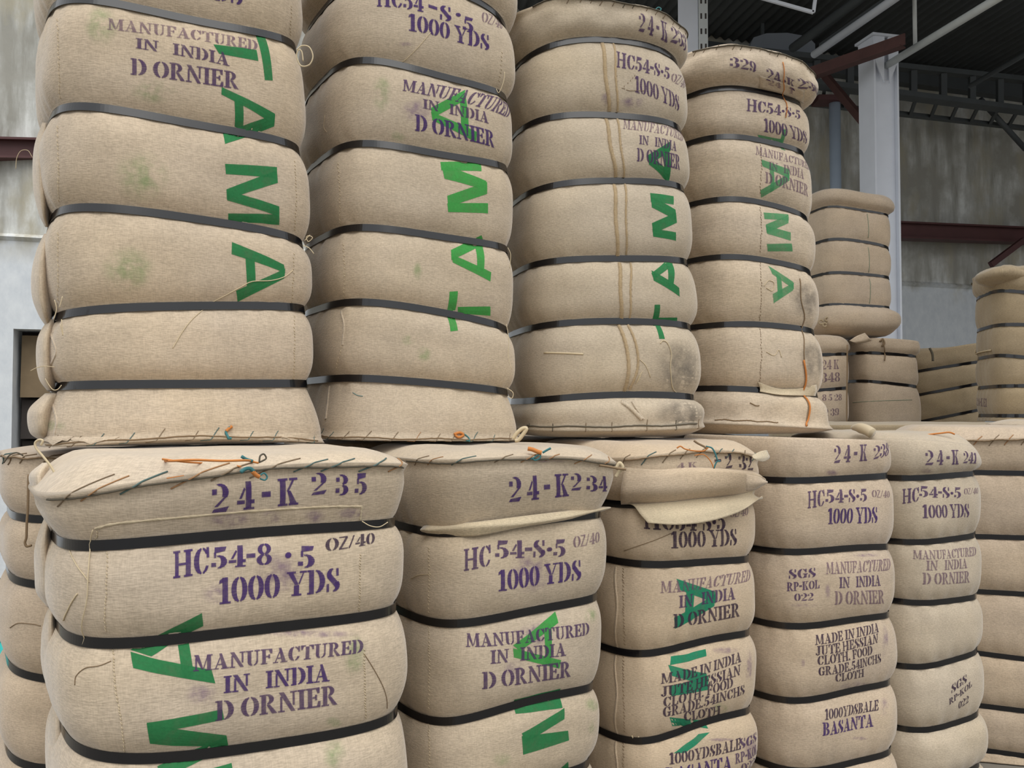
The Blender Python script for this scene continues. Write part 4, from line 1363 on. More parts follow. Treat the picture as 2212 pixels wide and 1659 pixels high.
for bx in ((800, 160, 850, 250), (865, 720, 900, 750), (895, 745, 935, 785), (890, 560, 915, 610), (840, 280, 880, 310)):
    stain(U2, r, bx, 'stain_g', 'green_ghost_mark')
stain(U2, r, (860, 210, 940, 270), 'stain_p', 'purple_smudge')
stain(U2, r, (855, 90, 895, 102), 'stain_p', 'purple_smudge')
thread(U2, r, [(930, 70), (905, 100), (880, 125), (868, 135)], .0008)
stitch_row(U2, r, [(1085, 110), (1082, 150), (1078, 180)], 8, 4)
stitch_row(U2, r, [(730, 350), (734, 410), (735, 490)], 8, 4)
stitch_row(U2, r, [(741, 525), (745, 580), (742, 650)], 8, 4)
seam(U2, r, [(738, 672), (743, 700), (740, 745)], .006, .0016)
stitch_row(U2, r, [(740, 745), (730, 780), (726, 808)], 8, 5)
seam(U2, r, [(712, 835), (708, 870), (704, 905)], .008, .0022)
thread(U2, r, [(702, 250), (700, 275), (706, 285)], .0007)
free_thread(r, [(1090, 155), (1088, 175), (1078, 200), (1072, 192)], 2.29, .0010)
free_thread(r, [(1097, 535), (1103, 550), (1101, 580)], 2.3, .0008)
free_thread(r, [(1094, 700), (1099, 735), (1098, 770), (1106, 798)], 2.3, .0008)
free_thread(r, [(1095, 838), (1108, 848), (1106, 860), (1096, 856)], 2.3, .0010)
thread(U2, r, [(762, 848), (772, 854), (784, 856)], .0008, 'tw_teal')
q0, q1 = U2.pix([(700, 935), (1100, 930)])[:, 0]
rim_twine(U2, r, q0, q1, 11, False, low=.02, fin=.02, dq=-.035, seed=8)
rim_cord(U2, r, q0, q1, False, .0016, 'tw_brown', .005, 9)
thread(U2, r, [(980, 938), (992, 934), (1000, 940), (990, 946), (982, 940)], .0035, 'tw_orange', name='twine_knot')
thread(U2, r, [(1000, 936), (1010, 944), (1014, 952), (1006, 954)], .0018, 'tw_teal', name='twine_knot')
free_thread(r, [(1108, 948), (1116, 936), (1128, 926), (1137, 926), (1130, 938), (1120, 950), (1112, 952)], 2.30, .0055, 'tw_jute', 'cloth_ear')

r = U3.root
lettering(U3, r, [('2 4 - K', (1379, 66), (1440, 92), 37, 42), ('233', (1447, 90), (1480, 112), 36, 33)], 'ink_mid')
lettering(U3, r, [('HC54-S*5', (1332, 145), (1446, 172), 34, 24)], 'ink_mid')
lettering(U3, r, [('OZ/40', (1450, 176), (1476, 192), 18, 16)], 'ink_faint')
lettering(U3, r, [('1000 YDS', (1372, 199), (1466, 241), 36, 33)], 'ink_mid')
lettering(U3, r, [('MANUFACTURED', (1346, 278), (1475, 306), 20, 16)], 'ink_faint')
lettering(U3, r, [('IN   INDIA', (1381, 311), (1461, 327), 19, 20)], 'ink_mid')
lettering(U3, r, [('D ORNIER', (1376, 348), (1468, 367), 28, 31)], 'ink_mid')
T_(U3, r, 'green', (1414, 658, 1426, 658, 1424, 704, 1411, 704), (1414, 698, 1424, 698, 1436, 732, 1424, 732), (1420, 686, 1463, 686, 1463, 698, 1420, 698))
T_(U3, r, 'green', (1407, 590, 1436, 566, 1453, 569, 1412, 603), (1407, 584, 1412, 606, 1468, 641, 1467, 622), (1438, 568, 1452, 570, 1453, 622, 1442, 618))
T_(U3, r, 'green', (1404, 417, 1455, 424, 1455, 442, 1406, 436), (1405, 424, 1408, 448, 1461, 477, 1459, 453), (1460, 459, 1462, 481, 1411, 505, 1408, 482), (1409, 494, 1460, 502, 1460, 520, 1411, 511))
T_(U3, r, 'green', (1398, 336, 1447, 306, 1448, 326, 1402, 356), (1398, 334, 1403, 356, 1445, 397, 1448, 373), (1431, 318, 1444, 314, 1446, 385, 1433, 378))
stain(U3, r, (1335, 206, 1398, 236), 'stain_p', 'purple_smudge')
stain(U3, r, (1294, 196, 1322, 232), 'stain_p', 'purple_smudge')
stain(U3, r, (1395, 715, 1530, 860), 'stain_k', 'grey_grime')
stain(U3, r, (1395, 855, 1525, 925), 'stain_k', 'grey_grime')
for (xa, ya, xb, yb) in ((1300, 92, 1316, 240), (1308, 255, 1330, 382), (1326, 398, 1334, 552), (1338, 568, 1342, 688)):
    xm = (xa + xb) / 2
    seam(U3, r, [(xa, ya), (xm, (ya + yb) / 2), (xb, yb)], .011, .0026, M['cloth_seam'])
    seam(U3, r, [(xa + 24, ya), (xm + 22, (ya + yb) / 2), (xb + 18, yb)], .006, .0022, M['cloth_seam'])
    stitch_row(U3, r, [(xa + 3, ya + 3), (xm + 3, (ya + yb) / 2), (xb + 3, yb - 3)], 7, 4, .0008, 'tw_brown', slant=-2)
    stitch_row(U3, r, [(xa + 26, ya + 3), (xm + 24, (ya + yb) / 2), (xb + 20, yb - 3)], 7, 4, .0008, 'tw_brown', slant=-2)
seam(U3, r, [(1336, 702), (1352, 745), (1358, 790), (1348, 845)], .010, .0035, M['cloth_seam'])
seam(U3, r, [(1356, 702), (1374, 745), (1378, 790), (1360, 840)], .007, .0030, M['cloth_seam'])
seam(U3, r, [(1342, 868), (1360, 880), (1386, 905)], .012, .004)
seam(U3, r, [(1365, 868), (1376, 885), (1390, 905)], .006, .003)
for k in range(9):
    t_ = k / 8
    thread(U3, r, [(1362 - 6 * t_, 800 + 40 * t_), (1354 - 8 * t_, 806 + 40 * t_)], .0009)
    if k < 6: thread(U3, r, [(1388 - 12 * t_, 802 + 28 * t_), (1380 - 12 * t_, 812 + 28 * t_)], .0009)
thread(U3, r, [(1426, 742), (1432, 736), (1442, 742), (1450, 765), (1448, 795), (1452, 835), (1470, 855)], .0013)
thread(U3, r, [(1380, 775), (1395, 790), (1405, 815)], .0010)
for pts in ([(1375, 160), (1345, 190), (1358, 196), (1395, 196)],):
    stitch_row(U3, r, pts, 8, 5, .0007, 'tw_brown')
thread(U3, r, [(1175, 762), (1220, 763), (1260, 765)], .0025, 'tw_jute', .0004, 'slub_ridge')
q0, q1 = U3.pix([(1150, 40), (1480, 110)])[:, 0]
rim_twine(U3, r, q0 + .1, q1 + .03, 14, True, low=.014, fin=.03, dq=.02, seed=11, r=.0012, mats=('tw_dark', 'st_brown', 'st_brown'))
rim_cord(U3, r, q0, q1 + .05, True, .002, 'tw_dark', .002, 9)
free_thread(r, [(1415, 22), (1422, 16), (1428, 20), (1420, 28)], 2.62, .0018, 'tw_teal', 'twine_knot')
q0, q1 = U3.pix([(1140, 915), (1505, 910)])[:, 0]
rim_cord(U3, r, q0, q1, False, .0022, 'tw_dark', .012, 2)
rim_twine(U3, r, q0, q1, 7, False, low=.026, fin=.01, dq=-.004, seed=15, r=.0012, mats=('tw_dark', 'st_brown'))

r = U4.root
lettering(U4, r, [('329', (1577, 145), (1632, 158), 22, 23)], 'ink_mid')
lettering(U4, r, [('24', (1654, 172), (1684, 182), 26, 24), ('*K', (1690, 184), (1716, 196), 22, 22), ('230', (1722, 190), (1764, 214), 24, 26)], 'ink_mid')
lettering(U4, r, [('HC54*S*5', (1613, 240), (1728, 258), 27, 18)], 'ink_mid')
lettering(U4, r, [('1000 YDS', (1650, 284), (1741, 312), 29, 27)], 'ink_mid')
lettering(U4, r, [('MANUFACTURED', (1632, 334), (1748, 369), 19, 20)], 'ink_faint')
lettering(U4, r, [('IN   INDIA', (1661, 366), (1736, 387), 17, 20)], 'ink_faint')
lettering(U4, r, [('D ORNIER', (1653, 395), (1745, 425), 24, 25)], 'ink_faint')
T_(U4, r, 'green_p', (1636, 291, 1691, 301, 1691, 314, 1641, 300), (1690, 278, 1697, 280, 1697, 326, 1688, 323))
T_(U4, r, 'green_p', (1644, 344, 1705, 366, 1705, 386, 1647, 359), (1705, 374, 1705, 390, 1644, 427, 1642, 411), (1661, 356, 1671, 362, 1671, 412, 1663, 416))
T_(U4, r, 'green_p', (1649, 459, 1702, 463, 1703, 476, 1651, 473), (1703, 464, 1703, 482, 1656, 503, 1654, 485), (1654, 487, 1657, 505, 1708, 520, 1708, 502), (1656, 527, 1710, 526, 1712, 543, 1658, 543))
T_(U4, r, 'green_p', (1659, 574, 1713, 609, 1715, 625, 1668, 592), (1715, 610, 1713, 627, 1671, 655, 1669, 635), (1676, 592, 1687, 600, 1691, 640, 1680, 646))
stain(U4, r, (1690, 590, 1765, 700), 'stain_k', 'grey_grime')
stain(U4, r, (1715, 720, 1775, 830), 'stain_k', 'grey_grime')
for (ya, yb) in ((310, 425), (445, 550), (565, 694), (708, 832)):
    stitch_row(U4, r, [(1642, ya), (1645, (ya + yb) / 2), (1641, yb)], 6, 4, .0008, 'tw_brown', slant=1)
thread(U4, r, [(1727, 602), (1730, 650), (1734, 700), (1736, 760), (1738, 830), (1744, 870), (1742, 905), (1744, 920)], .0018, 'tw_brown', .002, 'hanging_cord')
thread(U4, r, [(1734, 778), (1738, 830), (1746, 872), (1744, 905), (1741, 922)], .0032, 'tw_orange', .0045, 'hanging_cord')
thread(U4, r, [(1690, 135), (1692, 170), (1690, 210), (1696, 255)], .0016, 'tw_orange', .003, 'hanging_cord')
thread(U4, r, [(1650, 618), (1660, 606), (1672, 612), (1668, 628), (1655, 622)], .0012)
thread(U4, r, [(1655, 760), (1672, 768), (1682, 756), (1688, 772)], .0012)
thread(U4, r, [(1620, 870), (1632, 876), (1640, 876)], .0016, 'tw_brown')
# a patch folded over the strap, and the sewn patch on the cap
def flap_px(B, parent, rows, lifts, mat, name):
    R = []
    for pts, lf in zip(rows, lifts):
        qz = B.pix(pts); R.append(B.surf_n(qz[:, 0], qz[:, 1], np.full(len(pts), lf) if not hasattr(lf, '__len__') else np.array(lf)))
    return sheet(parent, R, mat, name)
flap_px(U4, r, [[(1636, 824), (1680, 838), (1725, 838), (1762, 830)], [(1638, 838), (1680, 846), (1722, 846), (1760, 840)], [(1640, 850), (1680, 856), (1720, 858), (1757, 856)]], [.003, .010, .007], M['cloth_pale'], 'cloth_patch')
flap_px(U4, r, [[(1640, 163), (1690, 178), (1738, 196)], [(1640, 188), (1690, 202), (1735, 222)]], [.002, .003], U4.mat, 'cloth_patch')
lettering(U4, r, [('24', (1658, 180), (1686, 190), 12, 12), ('1', (1704, 199), (1712, 202), 14, 14)], 'ink_faint', lift=.0045)
q0, q1 = U4.pix([(1495, 130), (1765, 205)])[:, 0]
rim_twine(U4, r, q0, q1, 16, True, low=.016, fin=.03, dq=.02, seed=19, r=.0013, mats=('tw_dark', 'st_brown', 'st_brown'))
rim_cord(U4, r, q0, q1, True, .0022, 'tw_dark', .004, 5)
q0, q1 = U4.pix([(1545, 905), (1770, 915)])[:, 0]
rim_cord(U4, r, q0, q0 + .2, False, .002, 'tw_brown', .012, 5)

r = L1.root
lettering(L1, r, [('2 4 - K', (457, 1107), (643, 1089), 60, 57)], 'ink')
lettering(L1, r, [('2', (672, 1069), (704, 1066), 46, 46), ('35', (725, 1070), (791, 1067), 44, 45)], 'ink', gap=.35)
lettering(L1, r, [('HC', (375, 1249), (452, 1238), 57, 57), ('54-8', (457, 1229), (586, 1219), 45, 46), ('*', (615, 1222), (630, 1221), 50, 50), ('5', (644, 1226), (679, 1226), 46, 46)], 'ink')
lettering(L1, r, [('OZ/40', (703, 1192), (808, 1174), 28, 24)], 'ink_dark')
lettering(L1, r, [('1000 YDS', (474, 1305), (734, 1276), 56, 50)], 'ink')
lettering(L1, r, [('MANUFACTURED', (418, 1450), (784, 1409), 34, 29)], 'ink_mid')
lettering(L1, r, [('IN   INDIA', (484, 1497), (711, 1471), 36, 38)], 'ink')
lettering(L1, r, [('D ORNIER', (466, 1557), (728, 1521), 42, 42)], 'ink_mid')
T_(L1, r, 'green', (282, 1404, 436, 1324, 439, 1352, 327, 1418), (282, 1408, 288, 1443, 465, 1476, 457, 1447), (381, 1362, 405, 1356, 420, 1468, 394, 1464))
T_(L1, r, 'green', (317, 1561, 480, 1532, 484, 1554, 320, 1584), (317, 1563, 324, 1606, 493, 1613, 489, 1588), (489, 1592, 495, 1617, 345, 1682, 340, 1655), (340, 1690, 500, 1648, 504, 1673, 345, 1714))
for bx in ((690, 1585, 750, 1670), (735, 1360, 790, 1470), (700, 1545, 740, 1575)):
    stain(L1, r, bx, 'stain_g', 'green_ghost_mark')
for bx in ((430, 1095, 560, 1145), (560, 1095, 610, 1140), (650, 1095, 710, 1135), (720, 1092, 800, 1125), (540, 1180, 660, 1300), (395, 1470, 480, 1530), (520, 1358, 800, 1378), (430, 1255, 500, 1310)):
    stain(L1, r, bx, 'stain_p', 'purple_smudge')
seam(L1, r, [(205, 1142), (260, 1130), (400, 1117), (550, 1104), (700, 1095), (782, 1094)], .004, .0011, M['cloth_pale'], 'scrap_edge', 8)
seam(L1, r, [(782, 1094), (780, 1110), (778, 1126)], .004, .0011, M['cloth_pale'], 'scrap_edge', 8)
stitch_row(L1, r, [(212, 1145), (210, 1158), (205, 1168)], 5, 5)
stitch_row(L1, r, [(232, 1190), (230, 1280), (226, 1340), (231, 1372)], 8, 6)
stitch_row(L1, r, [(244, 1400), (248, 1480), (262, 1560), (270, 1632)], 8, 6)
stitch_row(L1, r, [(778, 1195), (777, 1260), (776, 1322)], 6, 4)
stitch_row(L1, r, [(786, 1400), (788, 1480), (790, 1556)], 6, 4)
thread(L1, r, [(146, 1180), (160, 1210), (180, 1240), (193, 1258)], .0010)
thread(L1, r, [(203, 1142), (197, 1175), (194, 1230), (190, 1300), (184, 1370), (182, 1395)], .0011, lift=.004)
thread(L1, r, [(168, 1282), (155, 1302), (145, 1322), (138, 1340)], .0013)
thread(L1, r, [(162, 1480), (165, 1460), (185, 1443), (215, 1438), (240, 1428)], .0008, 'tw_brown')
thread(L1, r, [(786, 1412), (810, 1450), (830, 1490), (836, 1530)], .0008, 'tw_brown')
free_thread(r, [(782, 1126), (800, 1136), (820, 1138), (838, 1128)], 1.66, .0009)
rc = L1.pix([(125, 1080), (865, 1005)])[:, 0]
rim_twine(L1, r, rc[0] - .02, rc[1] - .03, 10, True, low=.016, fin=.055, dq=.085, seed=2, r=.0015)
rim_cord(L1, r, rc[0] - .03, rc[1] + .02, True, .0018, 'tw_dark', .006, 6)
def cap_thread(B, parent, pts, r_, mat, name='loose_twine', lift=None):
    """strand lying on a sewn top: pixel -> the top's height"""
    P = []
    for (px, py) in pts:
        ry = ray(px, py); z = B.ztop
        for _ in range(12):
            p = ry * ((z - CZ) / ry[2]); x, y = p[0] - B.c[0], p[1] - B.c[1]
            uu, vv = B.ct * x + B.st * y, -B.st * x + B.ct * y
            L_, tu, tv, _, _ = B.tab
            k = int(np.argmin(np.abs(np.arctan2(tv, tu) - math.atan2(vv, uu))))
            f = max(0., 1 - math.hypot(uu, vv) / (math.hypot(tu[k], tv[k]) + 1e-6))
            zn = B.cap_point(np.array([L_[k]]), np.array([f]))[0][2]
            z = z * .5 + zn * .5
        p = ry * ((z + r_ * .9 - CZ) / ry[2])
        P.append((p[0], p[1], z + r_ * (1.0 if lift is None else lift)))
    return MB().tube(catmull(P, 5), r_, 5).build(name, M[mat], parent, True)
cap_thread(L1, r, [(345, 994), (365, 996), (420, 994), (480, 996), (530, 995), (548, 997)], .0022, 'tw_orange')
cap_thread(L1, r, [(350, 992), (400, 998), (460, 1002), (505, 1006), (520, 1008)], .0018, 'tw_orange')
thread(L1, r, [(358, 1018), (372, 1008), (392, 1002)], .0012, 'tw_orange')
for (pts, m_, rr) in (([(522, 986), (532, 992), (545, 996)], 'tw_teal', .003), ([(560, 998), (562, 985), (570, 981), (575, 990), (566, 996), (559, 999)], 'tw_dark', .0016),
                      ([(520, 1020), (530, 1013), (540, 1012), (548, 1018)], 'tw_teal', .0035), ([(545, 1018), (553, 1026), (560, 1030)], 'tw_orange', .0040), ([(560, 1028), (570, 1022), (577, 1030), (572, 1037), (562, 1034)], 'tw_teal', .0016), ([(535, 994), (548, 998), (558, 1000)], 'tw_orange', .002)):
    P = [at(x, y, 1.545 + .0006 * (x - 520)) for x, y in pts]
    MB().tube(catmull(P, 5), rr, 6).build('twine_knot', M[m_], r, True)
free_thread(r, [(118, 1022), (108, 1005), (92, 985), (78, 968), (76, 956), (84, 950), (92, 952), (88, 962)], 1.62, .0022)
# cloth gathered into folds down the near side
def fold(B, parent, spec, d, name='side_fold'):
    # spec: (y, x of the outer bulge, x where it tucks in)
    n = len(spec); rows = []
    for k, (y, xl, xr) in enumerate(spec):
        e = math.sin(math.pi * k / (n - 1)) ** .5
        rows.append([at(xr, y, d - .01), at(xr + (xl - xr) * .55, y, d - .01 - .05 * e), at(xl, y, d + .02), at(xl + 6, y, d + .12)])
    return sheet(parent, list(map(list, zip(*rows))), B.mat, name)
fold(L1, r, [(1000, 92, 108), (1026, 64, 104), (1060, 70, 108), (1085, 80, 112), (1118, 94, 116), (1150, 110, 118)], 1.70)
fold(L1, r, [(1120, 96, 110), (1150, 84, 112), (1190, 75, 116), (1240, 76, 124), (1280, 80, 126), (1312, 104, 124)], 1.72)
fold(L1, r, [(1312, 106, 118), (1340, 96, 124), (1405, 89, 134), (1450, 93, 140), (1485, 104, 142), (1512, 118, 138)], 1.72)
fold(L1, r, [(1516, 114, 138), (1560, 107, 146), (1620, 103, 154), (1680, 106, 160), (1740, 112, 164)], 1.72)

for sp_, dd_ in FOLDS_U1:
    fold(U1, U1.root, sp_, dd_)

r = L2.root
lettering(L2, r, [('2 4 - K', (1099, 1084), (1228, 1071), 53, 48), ('2', (1233, 1059), (1255, 1058), 36, 36), ('34', (1267, 1061), (1310, 1061), 34, 32)], 'ink')
lettering(L2, r, [('HC', (1003, 1233), (1060, 1222), 46, 46), ('54-S*5', (1070, 1206), (1221, 1202), 38, 37)], 'ink_mid')
lettering(L2, r, [('OZ/40', (1238, 1184), (1294, 1171), 25, 23)], 'ink_faint')
lettering(L2, r, [('1000 YDS', (1077, 1277), (1255, 1252), 45, 43)], 'ink')
lettering(L2, r, [('MANUFACTURED', (1007, 1397), (1272, 1370), 29, 26)], 'ink_mid')
lettering(L2, r, [('IN   INDIA', (1060, 1434), (1222, 1416), 29, 28)], 'ink_mid')
lettering(L2, r, [('D ORNIER', (1042, 1488), (1232, 1461), 36, 34)], 'ink_mid')
T_(L2, r, 'green_b', (1108, 1394, 1199, 1321, 1206, 1345, 1123, 1406), (1108, 1400, 1110, 1420, 1208, 1444, 1212, 1426), (1174, 1358, 1190, 1348, 1190, 1436, 1178, 1432))
T_(L2, r, 'green', (1111, 1511, 1211, 1487, 1215, 1529, 1114, 1542), (1219, 1529, 1219, 1553, 1135, 1604, 1127, 1584), (1127, 1590, 1130, 1630, 1229, 1599, 1227, 1578))
T_(L2, r, 'green', (1180, 1700, 1227, 1645, 1229, 1662, 1190, 1720))
for bx in ((1255, 1310, 1290, 1350), (1255, 1500, 1295, 1540), (1265, 1550, 1290, 1590), (1060, 1620, 1110, 1660)):
    stain(L2, r, bx, 'stain_g', 'green_ghost_mark')
for bx in ((1090, 1180, 1200, 1290), (1150, 990, 1230, 1002), (1100, 1340, 1210, 1400), (1080, 1420, 1140, 1470)):
    stain(L2, r, bx, 'stain_p', 'purple_smudge')
for (ya, yb) in ((1180, 1328), (1345, 1538), (1555, 1680)):
    stitch_row(L2, r, [(926, ya), (928, (ya + yb) / 2), (926, yb)], 7, 4)
thread(L2, r, [(888, 1250), (905, 1242), (930, 1240)], .0008)
flap_px(L2, r, [[(920, 1134), (1020, 1126), (1115, 1114), (1215, 1102), (1300, 1093)],
                [(925, 1145), (1020, 1139), (1115, 1128), (1215, 1113), (1304, 1097)],
                [(931, 1156), (1020, 1153), (1115, 1144), (1215, 1127), (1308, 1101)]], [.005, .022, .012], M['cloth_pale'], 'cloth_flap')
rc = L2.pix([(890, 1000), (1320, 1015)])[:, 0]
rim_twine(L2, r, rc[0], rc[1], 9, True, low=.012, fin=.04, dq=.05, seed=23, r=.0013)
rim_cord(L2, r, rc[0] - .02, rc[1] + .02, True, .0018, 'tw_dark', .006, 16)
for (pts, m_, rr) in (([(1140, 969), (1150, 971), (1162, 976), (1170, 978)], 'tw_orange', .0055), ([(1172, 978), (1182, 972), (1190, 968)], 'tw_teal', .0028),
                      ([(1130, 996), (1142, 992), (1150, 990)], 'tw_teal', .0038), ([(1150, 992), (1160, 984), (1167, 982), (1166, 990), (1156, 994), (1150, 990)], 'tw_teal', .002)):
    P = [at(x, y, 2.02) for x, y in pts]
    MB().tube(catmull(P, 5), rr, 6).build('twine_knot', M[m_], r, True)
free_thread(r, [(1295, 1005), (1315, 1008), (1335, 1012), (1352, 1014)], 2.12, .0030, 'tw_brown', 'corner_knot')
free_thread(r, [(1330, 1014), (1338, 1000), (1345, 1010), (1336, 1020), (1330, 1030)], 2.13, .0045, 'tw_jute', 'corner_knot')

r = L3.root
lettering(L3, r, [('4 K', (1462, 1012), (1505, 1010), 12, 12)], 'ink_faint')
lettering(L3, r, [('-', (1544, 1008), (1558, 1007), 26, 26), ('2', (1567, 1011), (1582, 1010), 31, 31), ('32', (1597, 1013), (1627, 1016), 31, 31)], 'ink_dark')
lettering(L3, r, [('HC54-S*5', (1392, 1142), (1566, 1146), 42, 42)], 'ink_dark')
lettering(L3, r, [('OZ/40', (1576, 1118), (1615, 1113), 20, 18)], 'ink_faint')
lettering(L3, r, [('1000 YDS', (1450, 1184), (1591, 1177), 36, 35)], 'ink_dark')
lettering(L3, r, [('MANUFACTURED', (1427, 1281), (1619, 1254), 25, 25)], 'ink_faint')
lettering(L3, r, [('IN   INDIA', (1467, 1313), (1588, 1294), 26, 26)], 'ink_mid')
lettering(L3, r, [('D ORNIER', (1455, 1356), (1597, 1331), 29, 30)], 'ink_dark')
lettering(L3, r, [('MADE IN INDIA', (1428, 1477), (1601, 1429), 22, 22), ('JUTE HESSIAN', (1428, 1505), (1599, 1457), 22, 22), ('CLOTH. FOOD', (1433, 1527), (1583, 1484), 21, 21),
                  ('GRADE.54INCHS', (1432, 1549), (1608, 1498), 22, 20), ('CLOTH', (1477, 1557), (1556, 1543), 19, 19)], 'ink_dark')
lettering(L3, r, [('1000YDSBALE', (1446, 1651), (1600, 1618), 25, 25)], 'ink_dark')
lettering(L3, r, [('BASANTA', (1438, 1690), (1580, 1662), 32, 30)], 'ink')
lettering(L3, r, [('SGS', (1597, 1618), (1633, 1600), 22, 20), ('RP-KOL', (1588, 1650), (1634, 1626), 22, 20), ('022', (1600, 1668), (1630, 1652), 18, 17)], 'ink_mid', lift=.0014)
T_(L3, r, 'green_t', (1461, 1250, 1545, 1278, 1546, 1303, 1470, 1275), (1545, 1283, 1543, 1309, 1458, 1358, 1456, 1334), (1482, 1262, 1500, 1270, 1495, 1340, 1478, 1346))
T_(L3, r, 'green_t', (1449, 1418, 1524, 1402, 1526, 1417, 1447, 1437), (1443, 1436, 1452, 1460, 1530, 1480, 1526, 1455), (1530, 1460, 1529, 1490, 1450, 1503, 1447, 1481))
T_(L3, r, 'green_t', (1446, 1549, 1452, 1568, 1530, 1574, 1522, 1556), (1508, 1586, 1533, 1582, 1480, 1626, 1455, 1627))
stain(L3, r, (1535, 1515, 1575, 1545), 'stain_g', 'green_ghost_mark')
for bx in ((1606, 1392, 1622, 1490), (1530, 1395, 1600, 1415), (1520, 1592, 1600, 1602), (1600, 1585, 1636, 1650)):
    stain(L3, r, bx, 'stain_p', 'purple_smudge')
for (ya, yb) in ((1225, 1400), (1415, 1585), (1602, 1690)):
    seam(L3, r, [(1331, ya), (1333, (ya + yb) / 2), (1334, yb)], .007, .0018)
    stitch_row(L3, r, [(1346, ya), (1347, (ya + yb) / 2), (1350, yb)], 7, 4, .0008, 'tw_brown')
thread(L3, r, [(1348, 1190), (1400, 1172), (1450, 1152)], .0009, 'tw_brown')
thread(L3, r, [(1365, 1588), (1371, 1602), (1380, 1590)], .0022)
# the cap's own cover sags over the strap, the torn flap below it
flap_px(L3, r, [[(1352, 1010), (1420, 1014), (1500, 1010), (1580, 1014), (1630, 1020)],
                [(1350, 1040), (1420, 1034), (1500, 1022), (1580, 1022), (1634, 1028)],
                [(1348, 1062), (1420, 1056), (1500, 1050), (1580, 1046), (1640, 1036)],
                [(1346, 1082), (1420, 1078), (1500, 1070), (1580, 1064), (1634, 1054)]], [.004, .016, .020, .012], L3.mat, 'sagging_cover')
L3e = [at(1646, 1030, 2.33), at(1657, 1041, 2.36), at(1640, 1056, 2.35)]
sheet(r, [[at(1612, 1024, 2.30), at(1640, 1030, 2.33), at(1652, 1038, 2.38)],
          [at(1612, 1044, 2.30), at(1640, 1044, 2.32), at(1658, 1042, 2.36)],
          [at(1612, 1060, 2.31), at(1630, 1058, 2.33), at(1642, 1052, 2.37)]], L3.mat, 'cover_corner')
flap_px(L3, r, [[(1352, 1084), (1420, 1079), (1500, 1071), (1580, 1063), (1632, 1054)],
                [(1372, 1102), (1430, 1100), (1500, 1092), (1580, 1082), (1630, 1066)],
                [(1390, 1118), (1440, 1118), (1500, 1110), (1580, 1096), (1627, 1076)],
                [(1402, 1131), (1450, 1132), (1510, 1126), (1580, 1108), (1622, 1084)]], [.006, .022, .032, .036], M['cloth_pale'], 'torn_flap')
sheet(r, [[at(1624, 985, 2.30), at(1640, 976, 2.36), at(1656, 972, 2.42)],
          [at(1628, 990, 2.28), at(1646, 988, 2.34), at(1662, 986, 2.42)],
          [at(1632, 994, 2.29), at(1648, 997, 2.35), at(1660, 992, 2.42)]], M['cloth_pale'], 'cloth_ear')
rc = L3.pix([(1350, 1002), (1622, 996)])[:, 0]
rim_twine(L3, r, rc[0], rc[1], 9, True, low=.018, fin=.03, dq=.03, seed=31, r=.0015)
rim_cord(L3, r, rc[0], rc[1], True, .0018, 'tw_brown', .004, 26)
for (pts, m_, rr) in (([(1499, 952), (1508, 958), (1520, 964), (1526, 968)], 'tw_brown', .003), ([(1462, 968), (1470, 964), (1480, 970), (1500, 974), (1520, 974), (1530, 966)], 'tw_orange', .002),
                      ([(1525, 964), (1538, 968), (1545, 980), (1550, 995)], 'tw_teal', .0022), ([(1500, 984), (1520, 982), (1535, 996), (1542, 1012)], 'tw_orange', .0015), ([(1542, 1012), (1548, 998), (1556, 996)], 'tw_teal', .002)):
    P = [at(x, y, 2.235) for x, y in pts]
    MB().tube(catmull(P, 5), rr, 6).build('twine_knot', M[m_], r, True)

r = L4.root
lettering(L4, r, [('2 4 - K', (1801, 1000), (1872, 995), 37, 35), ('238', (1886, 992), (1917, 984), 28, 28)], 'ink_mid')
lettering(L4, r, [('HC', (1745, 1098), (1780, 1093), 36, 36), ('54-S*5', (1783, 1086), (1872, 1083), 28, 27)], 'ink_mid')
lettering(L4, r, [('OZ/40', (1883, 1074), (1921, 1075), 16, 15)], 'ink_faint')
lettering(L4, r, [('1000 YDS', (1789, 1132), (1895, 1129), 34, 34)], 'ink')
lettering(L4, r, [('SGS', (1704, 1250), (1762, 1246), 20, 20), ('RP-KOL', (1700, 1277), (1770, 1270), 19, 18), ('022', (1716, 1298), (1757, 1296), 16, 16)], 'ink_mid')
lettering(L4, r, [('MANUFACTURED', (1784, 1240), (1922, 1231), 25, 25)], 'ink_faint')
lettering(L4, r, [('IN   INDIA', (1813, 1270), (1902, 1265), 23, 23)], 'ink_mid')
lettering(L4, r, [('D ORNIER', (1803, 1306), (1909, 1303), 29, 29)], 'ink_faint')
lettering(L4, r, [('MADE IN INDIA', (1761, 1393), (1898, 1365), 21, 20), ('JUTE HESSIAN', (1762, 1416), (1896, 1388), 20, 20), ('CLOTH. FOOD', (1766, 1437), (1884, 1413), 20, 19),
                  ('GRADE.54INCHS', (1768, 1460), (1903, 1430), 19, 19), ('CLOTH', (1804, 1473), (1866, 1461), 17, 17)], 'ink_dark')
lettering(L4, r, [('1000YDSBALE', (1782, 1555), (1897, 1534), 23, 23)], 'ink_dark')
lettering(L4, r, [('BASANTA', (1777, 1589), (1886, 1569), 28, 27)], 'ink')
for bx in ((1700, 1301, 1770, 1312), (1899, 1342, 1914, 1425), (1806, 1470, 1890, 1494), (1898, 1500, 1918, 1552), (1780, 1012, 1812, 1032), (1730, 1420, 1740, 1445), (1835, 1590, 1880, 1600), (1830, 1194, 1905, 1204), (1780, 1255, 1795, 1300)):
    stain(L4, r, bx, 'stain_p', 'purple_smudge')

